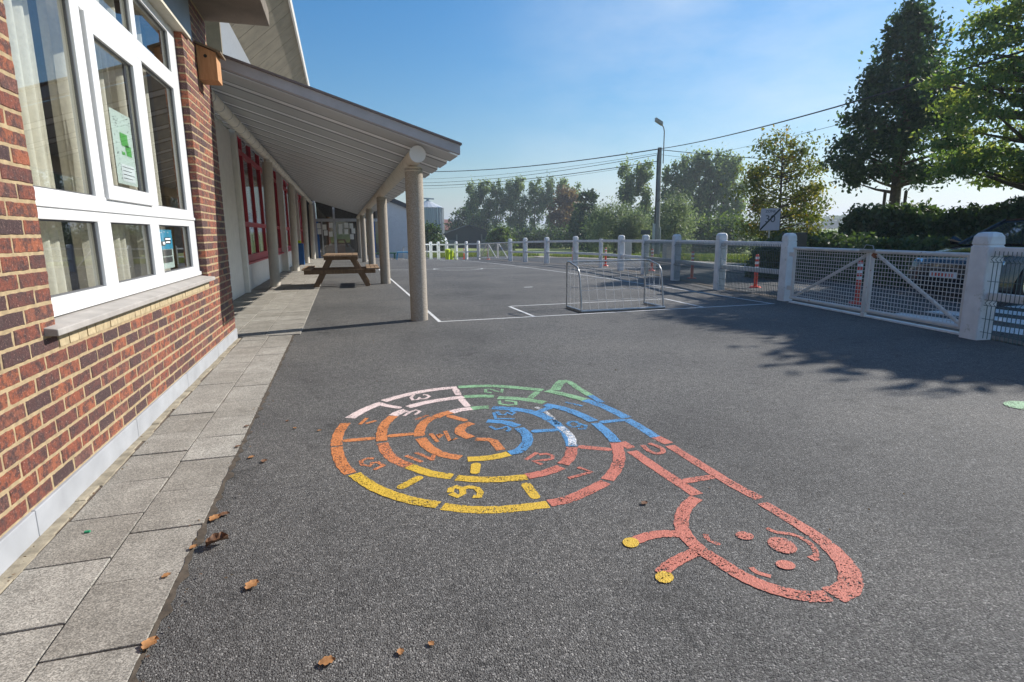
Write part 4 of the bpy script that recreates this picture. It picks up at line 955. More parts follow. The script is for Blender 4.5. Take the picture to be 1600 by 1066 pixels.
stroke('eyebrow', Z2([(708, 716), (720, 738), (772, 763)]), 'paint_red', .022); stroke('eyebrow', Z2([(908, 862), (935, 884), (995, 902)]), 'paint_red', .022)
stroke('mouth', Z2([(975, 690), (1020, 708), (1090, 718), (1155, 748), (1188, 785), (1192, 815)]), 'paint_red', .022); stroke('mouth', Z2([(1165, 812), (1200, 832)]), 'paint_red', .03, sm=False)
mk = empty('green_marking', G(1596, 637)); tag(mk, 'faded green painted patch on the asphalt at the right edge', 'ground painting')
mb = MB(); mb.add([(.06+.13*math.cos(t)*(1+.1*math.sin(3*t)), .13*math.sin(t), .005) for t in [2*math.pi*i/24 for i in range(24)]], [tuple(range(24))]); mb.build('paint_patch', 'paint_green', mk)

# ================================================================== BOLLARDS, BINS, PLAY THINGS
bo = empty('bollard', (0, 0, 0))
mb = MB(); mb.tube([(0, 0, 0), (0, 0, .03)], [.13, .11], 16); mb.build('base', 'bollard_red', bo, smooth=True)
mb = MB(); mb.tube([(0, 0, .03), (0, 0, .72), (0, 0, .745)], [.042, .04, .02], 16); mb.build('post', 'bollard_red', bo, smooth=True)
for z in (.42, .53, .64):
    mb = MB(); mb.tube([(0, 0, z), (0, 0, z+.055)], .0435, 16); mb.build('reflector_band', 'reflective_white', bo, smooth=True)
spots = [((1018, 422.5), 'orange bollard beyond the fence left of the lamp pole base'), ((1081, 434), 'orange and white bollard behind the middle of the long fence'), ((1180, 448), 'orange and white bollard seen through green wire beside the near gate post'),
         ((1338, 473), 'nearest orange bollard seen through the mesh of the near gate'), ((895, 411), 'orange bollard standing beyond the fence behind the goal'), ((946, 415), 'bollard almost hidden behind a thin fence post'),
         ((760, 406.5), 'small distant bollard seen through the far gate'), ((724, 405), 'most distant bollard beyond the fence beside the yellow bins')]
for i, (p, lab) in enumerate(spots):
    g = G(*p); o = bo if i == 0 else copy_tree(bo); o.location = (g.x, g.y, gz(g.x, g.y)-.02)
    if p[0] == 760: o.location = (*at(762, 37.5), gz(8.7, 36)-.02)
    if p[0] == 724: o.location = (*at(724, 41), gz(8.2, 40)-.02)
    tag(o, lab, 'bollard', 'red and white flexible bollards along the road')
for px, D, h, lab in ((698, 38.7, .70, 'wide yellow litter bin in front of the distant fence'), (703.5, 38.9, .62, 'narrow yellow litter bin touching the wider one')):
    x, y = at(px, D); z = gz(x, y); e = empty('litter_bin', (x, y, z)); tag(e, lab, 'bin', 'yellow bins')
    mb = MB(); mb.tube([(0, 0, 0), (0, 0, h*.86)], [.15, .17], 20); mb.build('body', 'bin_yellow', e, smooth=True)
    mb = MB(); mb.tube([(0, 0, h*.865), (0, 0, h*.93), (0, 0, h)], [.18, .17, .08], 20); mb.build('lid', 'bin_yellow', e, smooth=True)
e = empty('litter_bin', (-1.80, 27.2, gz(-1.8, 27))); tag(e, 'tall blue bin against the hall wall between two columns', 'bin')
mb = MB(); mb.box((-.17, -.17, 0), (.17, .17, .95)); mb.build('body', 'bin_blue', e, bevel=.03)
mb = MB(); mb.box((-.10, -.10, .95), (.08, .08, 1.08)); mb.build('bag', 'bin_yellow', e, bevel=.03)
e = empty('play_table', (3.35, 33.6, gz(3.3, 33.6))); tag(e, 'small bright blue play table near the far goal', 'play table')
mb = MB(); mb.box((-.35, -.25, .40), (.35, .25, .45)); mb.build('table_top', 'play_blue', e, bevel=.01)
for sx in (-1, 1):
    for sy in (-1, 1): mb = MB(); mb.tube([(sx*.3, sy*.2, .4), (sx*.38, sy*.26, 0)], .02, 8); mb.build('leg', 'play_blue', e)
e = empty('bench', (2.3, 34.6, gz(2.3, 34.6))); tag(e, 'low dark green bench in front of the white block', 'bench')
mb = MB(); mb.box((-.75, -.15, .30), (.75, .15, .36)); mb.build('seat', 'play_green', e, bevel=.01)
for sx in (-.65, .65): mb = MB(); mb.box((sx-.04, -.14, 0), (sx+.04, .14, .30)); mb.build('leg', 'play_green', e)

# ================================================================== SIGN, POLE, BOX
sx, sy = at(1202, 22.0); z0 = gz(sx, sy)
sg = empty('road_sign', (sx, sy, z0), -R(37)); tag(sg, 'pale rectangular end of zone 30 sign crossed by a black diagonal bar', 'road sign')
mb = MB(); mb.tube([(0, .03, 0), (0, .03, 2.05)], .03, 10); mb.build('pole', 'galv_tube', sg, smooth=True)
mb = MB(); mb.box((-.31, -.012, 1.30), (.31, .0, 2.04)); mb.build('panel', 'sign_pale', sg)
mb = MB(); mb.beam((-.30, -.016, 1.32), (.30, -.016, 2.02), .004, .05, Vector((-1, 0, .9))); mb.build('diagonal_bar', 'black_paint', sg)
def text(s, size, loc, mat, parent, name, bold=0.0):
    cu = bpy.data.curves.new(name, 'FONT'); cu.body = s; cu.size = size; cu.align_x = 'CENTER'; cu.align_y = 'CENTER'; cu.extrude = .001; cu.offset = bold
    to = bpy.data.objects.new(name, cu); C.objects.link(to)
    bpy.context.view_layer.update()
    me = bpy.data.meshes.new_from_object(to.evaluated_get(bpy.context.evaluated_depsgraph_get())); bpy.data.objects.remove(to)
    me.materials.clear(); me.materials.append(MATS[mat]); o = bpy.data.objects.new(name, me); C.objects.link(o); o.parent = parent; o.location = loc; o.rotation_euler = (R(90), 0, 0); return o
text('30', .34, (0, -.015, 1.68), 'ink', sg, 'number'); text('ZONE', .12, (0, -.015, 1.94), 'ink', sg, 'lettering')

px_, py_ = at(1026, 40); z0 = gz(px_, py_)
po = empty('utility_pole', (px_, py_, z0)); tag(po, 'grey concrete electricity pole carrying cables and a street lamp', 'utility pole')
H = 1.25+ (361-240)/905*40 - z0
mb = MB(); mb.tube([(0, 0, 0), (0, 0, H)], [.21, .13], 12); mb.build('pole', 'pole_concrete', po)
rg = Vector((rgt.x, rgt.y, 0))
mb = MB(); mb.tube([rg*.26+Vector((0, 0, H-1.0)), rg*.26+Vector((0, 0, H+1.0)), rg*.2+Vector((0, 0, H+1.25)), rg*.02+Vector((0, 0, H+1.5))], .035, 8); la = mb.build('lamp_arm', 'pole_concrete', po, smooth=True)
mb = MB(); mb.obox(rg*-.12+Vector((0, 0, H+1.6)), (rg*.8+Vector((0, 0, -.5))).normalized()*.26, Vector((0, .13, 0)), Vector((0, 0, .12))); l2 = mb.build('lamp_head', 'lamp_grey', po, bevel=.03)
mb = MB(); mb.tube([rg*-.20+Vector((0, -.05, 0)), rg*-.20+Vector((0, -.05, 2.2))], .10, 10); mb.build('cable_duct', 'galvanised', po)
mb = MB(); mb.tube([rg*.22+Vector((0, -.05, 0)), rg*.22+Vector((0, -.05, 2.0))], .035, 8); mb.build('cable_duct', 'galvanised', po)
mb = MB(); mb.tube([rg*-.2+Vector((0, -.12, 2.2)), rg*-.2+Vector((0, -.12, H-.6)), rg*-.12+Vector((0, -.1, H-.1))], .03, 6); mb.tube([rg*-.15+Vector((0, -.25, 3.6)), rg*.1+Vector((0, -.3, 3.9)), rg*.25+Vector((0, -.2, 4.0))], .02, 6); mb.build('cable', 'cable_black', po)
e = empty('sign_plate', (*at(1009, 38), gz(17.8, 33))); tag(e, 'small street name plate on a thin post left of the utility pole', 'sign')
mb = MB(); mb.box((-.35, -.01, 1.45), (.35, .01, 1.72)); mb.build('panel', 'ink', e); mb = MB(); mb.tube([(0, .03, 0), (0, .03, 1.7)], .025, 8); mb.build('post', 'galv_tube', e)
# cables
TOP = Vector((px_, py_, z0+H-.08))
def wire(p, q, sag, lab, rad=.014):
    p = Vector(p); q = Vector(q); mb = MB(); n = 24
    pts = [p+(q-p)*i/n-Vector((0, 0, 4*sag*(i/n)*(1-i/n))) for i in range(n+1)]
    o = (MB_tube(pts, rad)).build('overhead_cable', 'cable_black', loc=tuple(p)); tag(o, lab, 'cable', 'overhead cables from the utility pole')
def MB_tube(pts, rad):
    mb = MB(); mb.tube(pts, rad, 6, False); return mb
def aim(px, py, D):
    x, y = at(px, D); r_ = ray(px, py); return Vector((x, y, CAMZ+r_.z*D/math.hypot(r_.x, r_.y)))
wire(TOP, aim(560, 262, 75), .9, 'thickest cable running left from the pole top over the poplars', .035)
wire(TOP-Vector((0, 0, .25)), aim(560, 277, 75), .8, 'thin upper cable running left below the thickest one', .012)
wire(TOP-Vector((0, 0, .35)), aim(560, 282, 75), .9, 'second thin cable running left towards the canopy', .018)
wire(TOP-Vector((0, 0, .75)), aim(560, 287, 75), .8, 'lowest thick cable running left towards the canopy', .024)
wire(TOP-Vector((0, 0, .85)), aim(560, 292, 75), .8, 'lowest faint cable running left', .010)
wire(TOP, aim(1640, 60, 16), .25, 'thick cable rising right from the pole top across the dark tree', .022)
wire(TOP-Vector((0, 0, .05)), aim(1640, 254, 55), .5, 'level cable running right behind the walnut tree', .022)
wire(TOP-Vector((0, 0, .35)), aim(1640, 275, 55), .5, 'faint level cable running right below the thick one', .010)
wire(aim(1050, 249, 60), aim(1640, 98, 22), .35, 'thin rising cable farther right than the pole', .010)
e = empty('letter_box', (7.98, 8.75, gz(8, 8.7))); tag(e, 'black box on a post just behind the left gate post', 'letter box')
mb = MB(); mb.box((-.13, -.15, .86), (.17, .15, 1.2)); mb.build('box', 'black_plastic', e, bevel=.01)
mb = MB(); mb.tube([(.02, 0, 0), (.02, 0, .86)], .03, 8); mb.build('post', 'galv_tube', e)
for px, D, wd, h, lab in ((980, 31, .38, 1.05, 'left pale concrete pillar on the verge beyond the fence'), (1047, 30, .55, 1.0, 'right wider pale concrete pillar on the verge beyond the fence')):
    x, y = at(px, D); mb = MB(); mb.box((-wd/2, -.2, -.1), (wd/2, .2, h)); o = mb.build('concrete_pillar', 'concrete', bevel=.02); o.location = (x, y, gz(x, y)); tag(o, lab, 'pillar', 'concrete pillars on the verge')

# crossing stripes on the road
cr = empty('zebra_crossing', (8.6, 4.8, 0)); tag(cr, 'worn white zebra crossing stripes on the road outside the near gate', 'road marking')
for i in range(7):
    mb = MB(); x = 7.75+i*.85
    vs = [(x, 2.4-.1*i, -.012), (x+.45, 2.4-.1*i, -.012), (x+.45, 6.6, -.012), (x, 6.6, -.012)]
    mb.add(vs, [(0, 1, 2, 3)]); P(mb, 'stripe', 'paint_white', cr)

# ================================================================== CAR
car = empty('parked_car', (0, 0, 0)); tag(car, 'glossy black car parked nose-on behind the near gate', 'car')
# local: +x forward, y left, z up.  sections along length
def sect(x, w, z0, z1, wt):   # lower body section
    return [(x, -w, z0), (x, -w*1.02, (z0+z1)/2), (x, -wt, z1), (x, -wt*.5, z1+.03), (x, 0, z1+.04), (x, wt*.5, z1+.03), (x, wt, z1), (x, w*1.02, (z0+z1)/2), (x, w, z0)]
secs = [sect(2.12, .55, .35, .62, .50), sect(2.05, .78, .22, .70, .70), sect(1.75, .87, .2, .80, .78), sect(1.2, .89, .2, .90, .80), sect(.75, .9, .2, .96, .80), sect(-.8, .9, .2, .98, .80), sect(-1.9, .88, .2, .98, .76), sect(-2.1, .8, .3, .92, .7)]
mb = MB(); vs = [p for s_ in secs for p in s_]; n = 9; fs = []
for i in range(len(secs)-1):
    for k in range(n-1): fs.append((i*n+k, i*n+k+1, (i+1)*n+k+1, (i+1)*n+k))
    fs.append((i*n+n-1, i*n, (i+1)*n, (i+1)*n+n-1))
fs += [tuple(range(n)), tuple(range((len(secs)-1)*n, len(secs)*n))]
mb.add(vs, fs); mb.build('body', 'car_paint', car, smooth=True, bevel=.02)
def cab(x, w, z): return [(x, -w, z), (x, 0, z+.03), (x, w, z)]
mb = MB(); cs = [(.95, .74, .97), (.05, .62, 1.42), (-.7, .62, 1.46), (-1.5, .62, 1.36), (-2.0, .70, .96)]
vs = [p for c_ in cs for p in cab(*c_)]; fs = [(i*3+k, i*3+k+1, i*3+k+4, i*3+k+3) for i in range(4) for k in range(2)]
mb.add(vs, fs+[(0, 3, 6, 9, 12), (2, 14, 11, 8, 5)]); mb.build('windows', 'car_glass', car)
mb = MB(); vs = [p for c_ in [(.10, .635, 1.435), (-.7, .635, 1.475), (-1.45, .635, 1.385)] for p in cab(*c_)]; vs += [(x, y, z-.03) for x, y, z in vs]
mb.add(vs, [(0, 3, 4, 1), (1, 4, 5, 2), (3, 6, 7, 4), (4, 7, 8, 5), (9, 10, 13, 12), (10, 11, 14, 13), (12, 13, 16, 15), (13, 14, 17, 16), (0, 1, 10, 9), (1, 2, 11, 10), (2, 5, 14, 11), (5, 8, 17, 14), (8, 7, 16, 17), (7, 6, 15, 16), (6, 3, 12, 15), (3, 0, 9, 12)]); mb.build('roof', 'car_paint', car)
for s in (-1, 1):
    for q in (((.98, s*.755, .97), (.08, s*.63, 1.425)), ((-.75, s*.78, .98), (-.78, s*.64, 1.44)), ((-1.5, s*.64, 1.37), (-2.0, s*.72, .97))): mb = MB(); mb.tube(q, .03, 6); mb.build('pillar', 'car_paint', car)
for s in (-1, 1):
    for x in (1.35, -1.3):
        mb = MB(); mb.tube([(x, s*.70, .32), (x, s*.915, .32)], .32, 24); wo = mb.build('wheel', 'rubber', car, smooth=True)
        mb = MB(); mb.tube([(x, s*.905, .32), (x, s*.925, .32)], .21, 20); mb.build('rim', 'chrome', wo)
    mb = MB(); mb.tube([(.80, s*.84, 1.0), (.78, s*1.02, 1.04)], [.05, .09], 10); mb.build('mirror', 'car_paint', car, smooth=True)
    mb = MB(); mb.obox((1.97, s*.64, .66), Vector((.10, -s*.06, 0)), Vector((-.03, s*.10, 0)), Vector((-.03, 0, .07))); mb.build('headlight', 'chrome', car, bevel=.02)
mb = MB(); mb.box((2.06, -.45, .48), (2.145, .45, .58)); mb.build('grille', 'black_plastic', car)
mb = MB(); mb.box((2.147, -.26, .40), (2.160, .26, .51)); pl = mb.build('number_plate', 'reflective_white', car)
mb = MB()
for i in range(7): mb.box((2.161, -.21+i*.063, .425), (2.163, -.175+i*.063, .485))
mb.build('plate_characters', 'bollard_red', pl)
cx, cy = at(1486, 12.9)
car.rotation_euler.z = math.atan2(-cy, -cx)-R(40)
cd = Vector((math.cos(car.rotation_euler.z), math.sin(car.rotation_euler.z)))
car.location = (cx-2.1*cd.x, cy-2.1*cd.y, gz(cx, cy)-.02)

# ================================================================== TREES
def tree_obj(name, base, label, cat, group, crown_pts, rnd, size, lmat, limbs, bark='bark', trunk=None, aspect=.6):
    e = empty(name, base); tag(e, label, cat, group)
    quadmesh('crown', leaf_quads(crown_pts, size, aspect), lmat, rnd, e)
    mb = MB()
    for pts, rads in limbs: mb.tube(pts, rads, 8, False)
    mb.build('trunk', bark, e, smooth=True, fixn=False)
    return e
def make_crown(H, h0, prof, nclu, per, spread, seed, flat=.7, yf=1.0):
    """cluster centres inside profile prof(t)->radius; returns leaf points, rnd, centres"""
    r_ = np.random.default_rng(seed); cen = []
    while len(cen) < nclu:
        t = r_.random(); rad = prof(t); 
        a = r_.random()*2*math.pi; q = rad*math.sqrt(r_.uniform(.12, 1.0))
        if r_.random() > (rad/ max(prof(k/10) for k in range(11)))*.8+.25: continue
        cen.append((q*math.cos(a), q*math.sin(a)*yf, h0+(H-h0)*t))
    cen = np.array(cen); n = nclu*per
    idx = np.repeat(np.arange(nclu), per); sp = spread*r_.uniform(.55, 1.3, nclu)[idx][:, None]
    off = r_.normal(size=(n, 3))*sp*np.array([1, 1, flat]); pts = cen[idx]+off
    rnd = np.clip(r_.random(nclu)[idx]*.45+r_.random(n)*.55, 0, 1)
    return pts, rnd, cen
def limbs_for(cen, H, h0, r0, k, seed, bend=.3, top=.8):
    r_ = random.Random(seed); L = [([(0, 0, -.3), (0, 0, h0*.5), (.05, 0, h0), (.1, .05, h0+(H-h0)*.4), (0, .05, h0+(H-h0)*top)], [r0*1.25, r0, r0*.85, r0*.5, r0*.12])]
    for i in r_.sample(range(len(cen)), min(k, len(cen))):
        c = cen[i]; zb = max(h0*.8, min(c[2]-.3*math.hypot(c[0], c[1]), H*.8)); q = r0*.32
        L.append(([(0.05, 0, zb), (c[0]*.45, c[1]*.45, zb+(c[2]-zb)*.35), tuple(c)], [q, q*.6, q*.12]))
    return L

# dark maple
bx, by = at(1391, 24.5); Hm = 9.35
prof = lambda t: (2.4*(1-max(0, t-.10)/.9)**1.0)*(min(1, .62+t*3.8))+.12
pts, rn, cen = make_crown(Hm-.8, 3.05, prof, 190, 120, .23, 3)
sh = []; r_ = np.random.default_rng(5)
for k in range(44):   # upright shoots at the edge and the top
    a = r_.uniform(0, 2*math.pi); t = r_.uniform(.35, 1.0); q = prof(t)*.95; z0_ = 2.4+(Hm-3.3)*t; hh = r_.uniform(.6, 1.2)
    zz = r_.random(50)*hh; sh.append(np.stack([q*math.cos(a)+zz*.12*math.cos(a)+r_.normal(size=50)*.045, q*math.sin(a)+r_.normal(size=50)*.06, z0_+zz], 1))
sh = np.concatenate(sh); pts = np.concatenate([pts, sh]); rn = np.concatenate([rn, r_.random(len(sh))*.6+.3])
tree_obj('maple_tree', (bx, by, gz(bx, by)), 'dark green broad maple with upright top shoots beyond the road', 'tree', 'big trees beyond the road', pts, rn, .15, 'leaf_maple', limbs_for(cen, Hm, 2.3, .20, 60, 2))
# large ash at the right edge: layered drooping boughs
bx, by = at(1628, 18.5); Ha = 7.5
prof = lambda t: 2.75*math.sin(math.pi*min(1, .20+t*.78))**.7
pts, rn, cen = make_crown(Ha, 2.4, prof, 190, 170, .27, 8, flat=.30)
tree_obj('ash_tree', (bx, by, gz(bx, by)), 'huge spreading light green ash tree filling the top right corner', 'tree', 'big trees beyond the road', pts, rn, .14, 'leaf_ash', limbs_for(cen, Ha, 2.6, .26, 70, 4), aspect=.42)
bx, by = 15.4, 6.9; pts, rn, cen = make_crown(7.3, 2.6, lambda t: prof(t)*.74, 120, 120, .34, 9, flat=.4)  # off-frame tree, placed so its crown shades the right of the yard
tree_obj('maple_tree', (bx, by, gz(bx, by)), 'dark tree mostly out of view past the right edge, shading the yard', 'tree', 'big trees beyond the road', pts, rn, .24, 'leaf_maple', limbs_for(cen, 7.5, 2.4, .20, 50, 4))
# walnut, yellowing
bx, by = at(1214, 27); Hw = 5.3
prof = lambda t: 1.75*math.sin(math.pi*min(1, .18+t*.80))**.7
pts, rn, cen = make_crown(Hw, .9, prof, 85, 120, .27, 12)
tree_obj('walnut_tree', (bx, by, gz(bx, by)), 'loose yellowing walnut tree behind the zone sign', 'tree', None, pts, rn, .15, 'leaf_walnut', limbs_for(cen, Hw, .9, .10, 70, 6, top=.95), aspect=.5)
# willows
for px, D, Hh, rw, lab, sd in ((962, 52, 4.1, 2.0, 'rounded pale willow bush left of the utility pole', 1), (1053, 46, 4.6, 1.6, 'upright oval willow just right of the utility pole', 2), (938, 56, 4.2, 1.3, 'smaller willow at the left end of the willow clump', 3), (990, 50, 3.4, 1.3, 'low willow between the round bush and the pole', 4)):
    bx, by = at(px, D); prof = lambda t, rw=rw: rw*math.sin(math.pi*min(1, .22+t*.74))**.6
    pts, rn, cen = make_crown(Hh, .5, prof, 110, 60, .30, 20+sd, flat=1.4)
    tree_obj('willow_tree', (bx, by, gz(bx, by)), lab, 'tree', 'willows round the utility pole', pts, rn, .24, 'leaf_willow', limbs_for(cen, Hh, .8, .16, 16, sd), aspect=.3)
# poplars: three forms, then copies
def poplar(seed, H, rad):
    prof = lambda t: rad*(.45+.75*math.sin(math.pi*min(1, .05+t*.86)))*(1 if t > .42 else .45+t)
    pts, rn, cen = make_crown(H, H*.12, prof, 44, 90, .34, seed, flat=1.5)
    return pts, rn, cen
pops = []
for s_ in range(3):
    pts, rn, cen = poplar(40+s_, 12.0, 1.15)
    e = tree_obj('poplar_tree', (0, 0, 0), 'x', 'tree', None, pts, rn, .33, 'leaf_poplar', limbs_for(cen, 12.0, 2.0, .20, 26, s_), aspect=.8)
    pops.append(e)
names = ['shortest', 'second', 'third', 'fourth', 'fifth', 'sixth', 'seventh', 'eighth', 'ninth']
rowA = [(739, 288, 118), (757, 286, 119), (776, 283, 120), (797, 285, 121), (812, 282, 122), (836, 281, 123), (858, 283, 124), (880, 285, 125), (897, 290, 127)]
rowB = [(977, 263, 84), (1003, 264, 85), (1046, 262, 86), (1068, 256, 87), (1090, 252, 88), (1108, 250, 88), (1126, 255, 89), (1143, 262, 90)]
cnt = 0
def ordn(i): return ['first', 'second', 'third', 'fourth', 'fifth', 'sixth', 'seventh', 'eighth', 'ninth', 'tenth'][i]
for row, gname, place in ((rowA, 'far poplar row beyond the barn', 'from the left in the far row beside the dark barn'), (rowB, 'nearer poplar row behind the utility pole', 'from the left in the taller row behind the utility pole')):
    for i, (px, top, D) in enumerate(row):
        src = pops[cnt % 3]; o = src if cnt < 3 else copy_tree(src); cnt += 1
        x, y = at(px, D); zb = -2.0; Hh = CAMZ+(363-top)/905*D-zb
        o.location = (x, y, zb); o.scale = (Hh/12.0*.92, Hh/12.0*.92, Hh/12.0); o.rotation_euler.z = i*1.9
        tag(o, ordn(i)+' poplar '+place, 'tree', gname)
# other background trees
def bush(px, D, H, rad, lmat, lab, name='bush', sd=0, size=.3, n=70, zb=None, per=60, grp='bushes and shrubs in the background'):
    bx, by = at(px, D); prof = lambda t: rad*math.sin(math.pi*min(1, .28+t*.68))**.5
    pts, rn, cen = make_crown(H, H*.05, prof, n, per, rad*.19, 100+sd, flat=.9)
    return tree_obj(name, (bx, by, gz(bx, by) if zb is None else zb), lab, 'bush' if name == 'bush' else 'tree', grp, pts, rn, size, lmat, limbs_for(cen, H, H*.2, rad*.05, 8, sd))
bush(918, 80, 7.6, 1.7, 'leaf_dark', 'dark pointed conifer at the right end of the far poplar row', 'conifer_tree', 1, .4)
bush(908, 84, 6.2, 1.5, 'leaf_dark', 'second shorter dark conifer next to the pointed one', 'conifer_tree', 12, .4)
bush(884, 104, 9.8, 3.0, 'leaf_brown', 'brown faded tree in front of the far poplar row', 'broadleaf_tree', 2, .5)
bush(672, 60, 2.9, 1.5, 'leaf_dark', 'dark bush at the foot of the silo', 'bush', 3, .25)
bush(733, 125, 7.5, 4.2, 'leaf_dark', 'dark low tree behind the barn roof', 'broadleaf_tree', 4, .6, 90)
for i, (px, D, H, rad, mt) in enumerate(((790, 96, 2.9, 3.2, 'leaf_dark'), (815, 100, 2.9, 3.4, 'leaf_dark'), (842, 96, 2.9, 3.2, 'leaf_dark'), (866, 98, 2.9, 3.2, 'leaf_dark'), (895, 90, 2.9, 3.0, 'leaf_dark'), (925, 80, 4.4, 3.0, 'leaf_dark'), (782, 75, 2.6, 1.6, 'leaf_bush'),
                                          (1000, 74, 4.0, 3.2, 'leaf_dark'), (1085, 72, 3.4, 3.0, 'leaf_poplar'), (1118, 70, 3.4, 3.0, 'leaf_bush'), (1150, 66, 3.2, 3.0, 'leaf_bush'), (950, 70, 3.4, 3.0, 'leaf_dark'), (1035, 70, 3.6, 3.0, 'leaf_dark'), (1262, 60, 1.3, 3.0, 'leaf_bush'), (1300, 62, 1.3, 3.2, 'leaf_bush'), (1340, 60, 1.3, 3.0, 'leaf_bush'))):
    col = {'leaf_dark': 'dark', 'leaf_bush': 'light green', 'leaf_poplar': 'grey green'}[mt]
    where = ('under the far poplars' if px < 935 else 'under the nearer poplars' if px < 1170 else 'between the walnut and the maple')
    bush(px, D, H, rad, mt, ordn(i % 10)+' low '+col+' bush '+where+(' from the left' if i < 10 else ' in the back line'), 'bush', 10+i, .38, 60)
# hedge behind the car
def hedge(name, a, b, h, wd, n, lab, mat='leaf_dark', size=.13):
    a = Vector(a); b = Vector(b); d = b-a; L = d.length; dn = d/L; nr = Vector((-dn.y, dn.x))
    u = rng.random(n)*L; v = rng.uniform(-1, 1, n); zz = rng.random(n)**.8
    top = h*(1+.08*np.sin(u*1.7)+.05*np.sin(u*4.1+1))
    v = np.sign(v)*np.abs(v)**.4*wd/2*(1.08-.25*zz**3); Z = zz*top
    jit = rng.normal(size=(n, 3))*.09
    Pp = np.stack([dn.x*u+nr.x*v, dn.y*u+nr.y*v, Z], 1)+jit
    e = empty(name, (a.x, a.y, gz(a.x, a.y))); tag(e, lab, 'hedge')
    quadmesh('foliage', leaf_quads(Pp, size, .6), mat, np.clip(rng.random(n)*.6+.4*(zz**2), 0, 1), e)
    mb = MB(); k = 0
    nn = int(L/1.0)
    for i in range(nn+1):
        q = dn*(i*L/nn); mb.tube([(q.x, q.y, 0), (q.x+.1, q.y, h*.5), (q.x, q.y+.05, h*.85)], [.04, .03, .01], 5)
    mb.build('stem', 'bark', e)
a = at(1342, 20.5); b = at(1690, 17.5)
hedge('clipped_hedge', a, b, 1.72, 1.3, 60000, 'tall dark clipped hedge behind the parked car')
a = at(1262, 18.5); b = at(1480, 15.5)
hedge('low_hedge', a, b, .95, 1.3, 26000, 'low dark shrub hedge in front of the tall hedge', size=.12)
bush(1228, 17.5, .9, .8, 'leaf_dark', 'low dark shrub on the verge behind the green wire panel', 'bush', 77, .13, 90, per=90)
# stakes by the maple
for px, lab in ((1375, 'left slanting wooden stake by the maple trunk'), (1407, 'right upright stake by the maple trunk')):
    x, y = at(px, 23.8); mb = MB(); mb.tube([(0, 0, -.2), (.05, 0, 2.6)], .05, 8); o = mb.build('wooden_stake', 'bark'); o.location = (x, y, gz(x, y)); tag(o, lab, 'stake', 'tree stakes')

# verge grass: blades
def grass(name, boxes, h, n, mat='grass_blade'):
    P_ = []
    for (f, k) in boxes:
        for i in range(k):
            x, y = f(); P_.append((x, y, gz(x, y)-.05))
    P_ = np.array(P_); n = len(P_); a = rng.random(n)*math.pi; w_ = .02*rng.uniform(.6, 1.5, n); hh = h*rng.uniform(.4, 1.3, n)
    lean = rng.normal(size=(n, 2))*.35*hh[:, None]; dx = np.stack([np.cos(a)*w_, np.sin(a)*w_, np.zeros(n)], 1); up = np.stack([lean[:, 0], lean[:, 1], hh], 1)
    q = np.stack([P_-dx, P_+dx, P_+up+dx*.3, P_+up-dx*.3], 1); o = quadmesh(name, q, mat, rng.random(n)); tag(o, kind='stuff', label='rough sunlit grass on the verge beyond the road', cat='grass')
def verge():
    y = random.uniform(16, 44); x0 = fx(min(y, 34))+.24+ROADW+1.3+random.random()**1.5*9; return x0, y
def farverge():
    x = random.uniform(2, 16); y = 46+random.random()**1.3*14+(.0 if x < 8 else 0); return x, y
grass('grass', [(verge, 26000), (farverge, 16000)], .24, 0)

# ================================================================== SILO, BARN, HOUSES, HILLS
x, y = at(670, 118); si = empty('grain_silo', (x, y, -1.5)); tag(si, 'round corrugated steel grain silo with a conical roof beyond the yard', 'silo')
mb = MB(); n = 96; vs = []
zt_ = CAMZ+(365-327)/905*118+1.5; rs = 3.0
for z in (0, zt_):
    for i in range(n):
        r_ = rs+(.05 if i % 2 else -.02); a = 2*math.pi*i/n; vs.append((r_*math.cos(a), r_*math.sin(a), z))
mb.add(vs, [(i, (i+1) % n, n+(i+1) % n, n+i) for i in range(n)]); mb.build('wall', 'silo_metal', si, fixn=False)
mb = MB(); n = 40; vs = [(( rs+.15)*math.cos(2*math.pi*i/n), (rs+.15)*math.sin(2*math.pi*i/n), zt_+(.04 if i % 2 else 0)) for i in range(n)]+[(.3*math.cos(2*math.pi*i/n), .3*math.sin(2*math.pi*i/n), zt_+1.45) for i in range(n)]
mb.add(vs, [(i, (i+1) % n, n+(i+1) % n, n+i) for i in range(n)]+[tuple(range(n, 2*n))]); mb.build('roof', 'silo_pale', si, fixn=False)
mb = MB(); mb.tube([(0, 0, zt_+1.4), (0, 0, zt_+1.75)], .3, 10); mb.beam((-2.0, 0, zt_+1.95), (1.2, -.3, zt_+1.75), .25, .25); mb.build('conveyor', 'silo_metal', si)
for i, dx in enumerate((.45, .62, .80, .93)):
    a = R(-100+70*dx*1.25); mb = MB(); mb.tube([((rs+.12)*math.sin(math.asin(dx)), -(rs+.12)*math.cos(math.asin(dx)), 0), ((rs+.12)*math.sin(math.asin(dx)), -(rs+.12)*math.cos(math.asin(dx)), zt_)], .09, 6); mb.build('stiffener', 'silo_pale', si)
x, y = at(688, 80); tk = MB(); tk.tube([(-.7, 0, 0), (-.6, 0, 0), (.6, 0, 0), (.7, 0, 0)], [.55, .78, .78, .55], 18); o = tk.build('water_tank', 'silo_pale', smooth=True); o.location = (x, y, .0); o.rotation_euler.z = .4; tag(o, 'small pale cylindrical tank at the foot of the silo', 'tank')
ld = MB(); 
D = 100; x, y = at(733, D); ba = empty('barn', (x, y, -1.6), -R(9)); tag(ba, 'low dark barn with a wide gabled roof and grey side bays', 'barn')
def hpx(v): return CAMZ+(364-v)/905*D+1.6
w2 = 38/905*D; we = hpx(365); wa = hpx(352); 
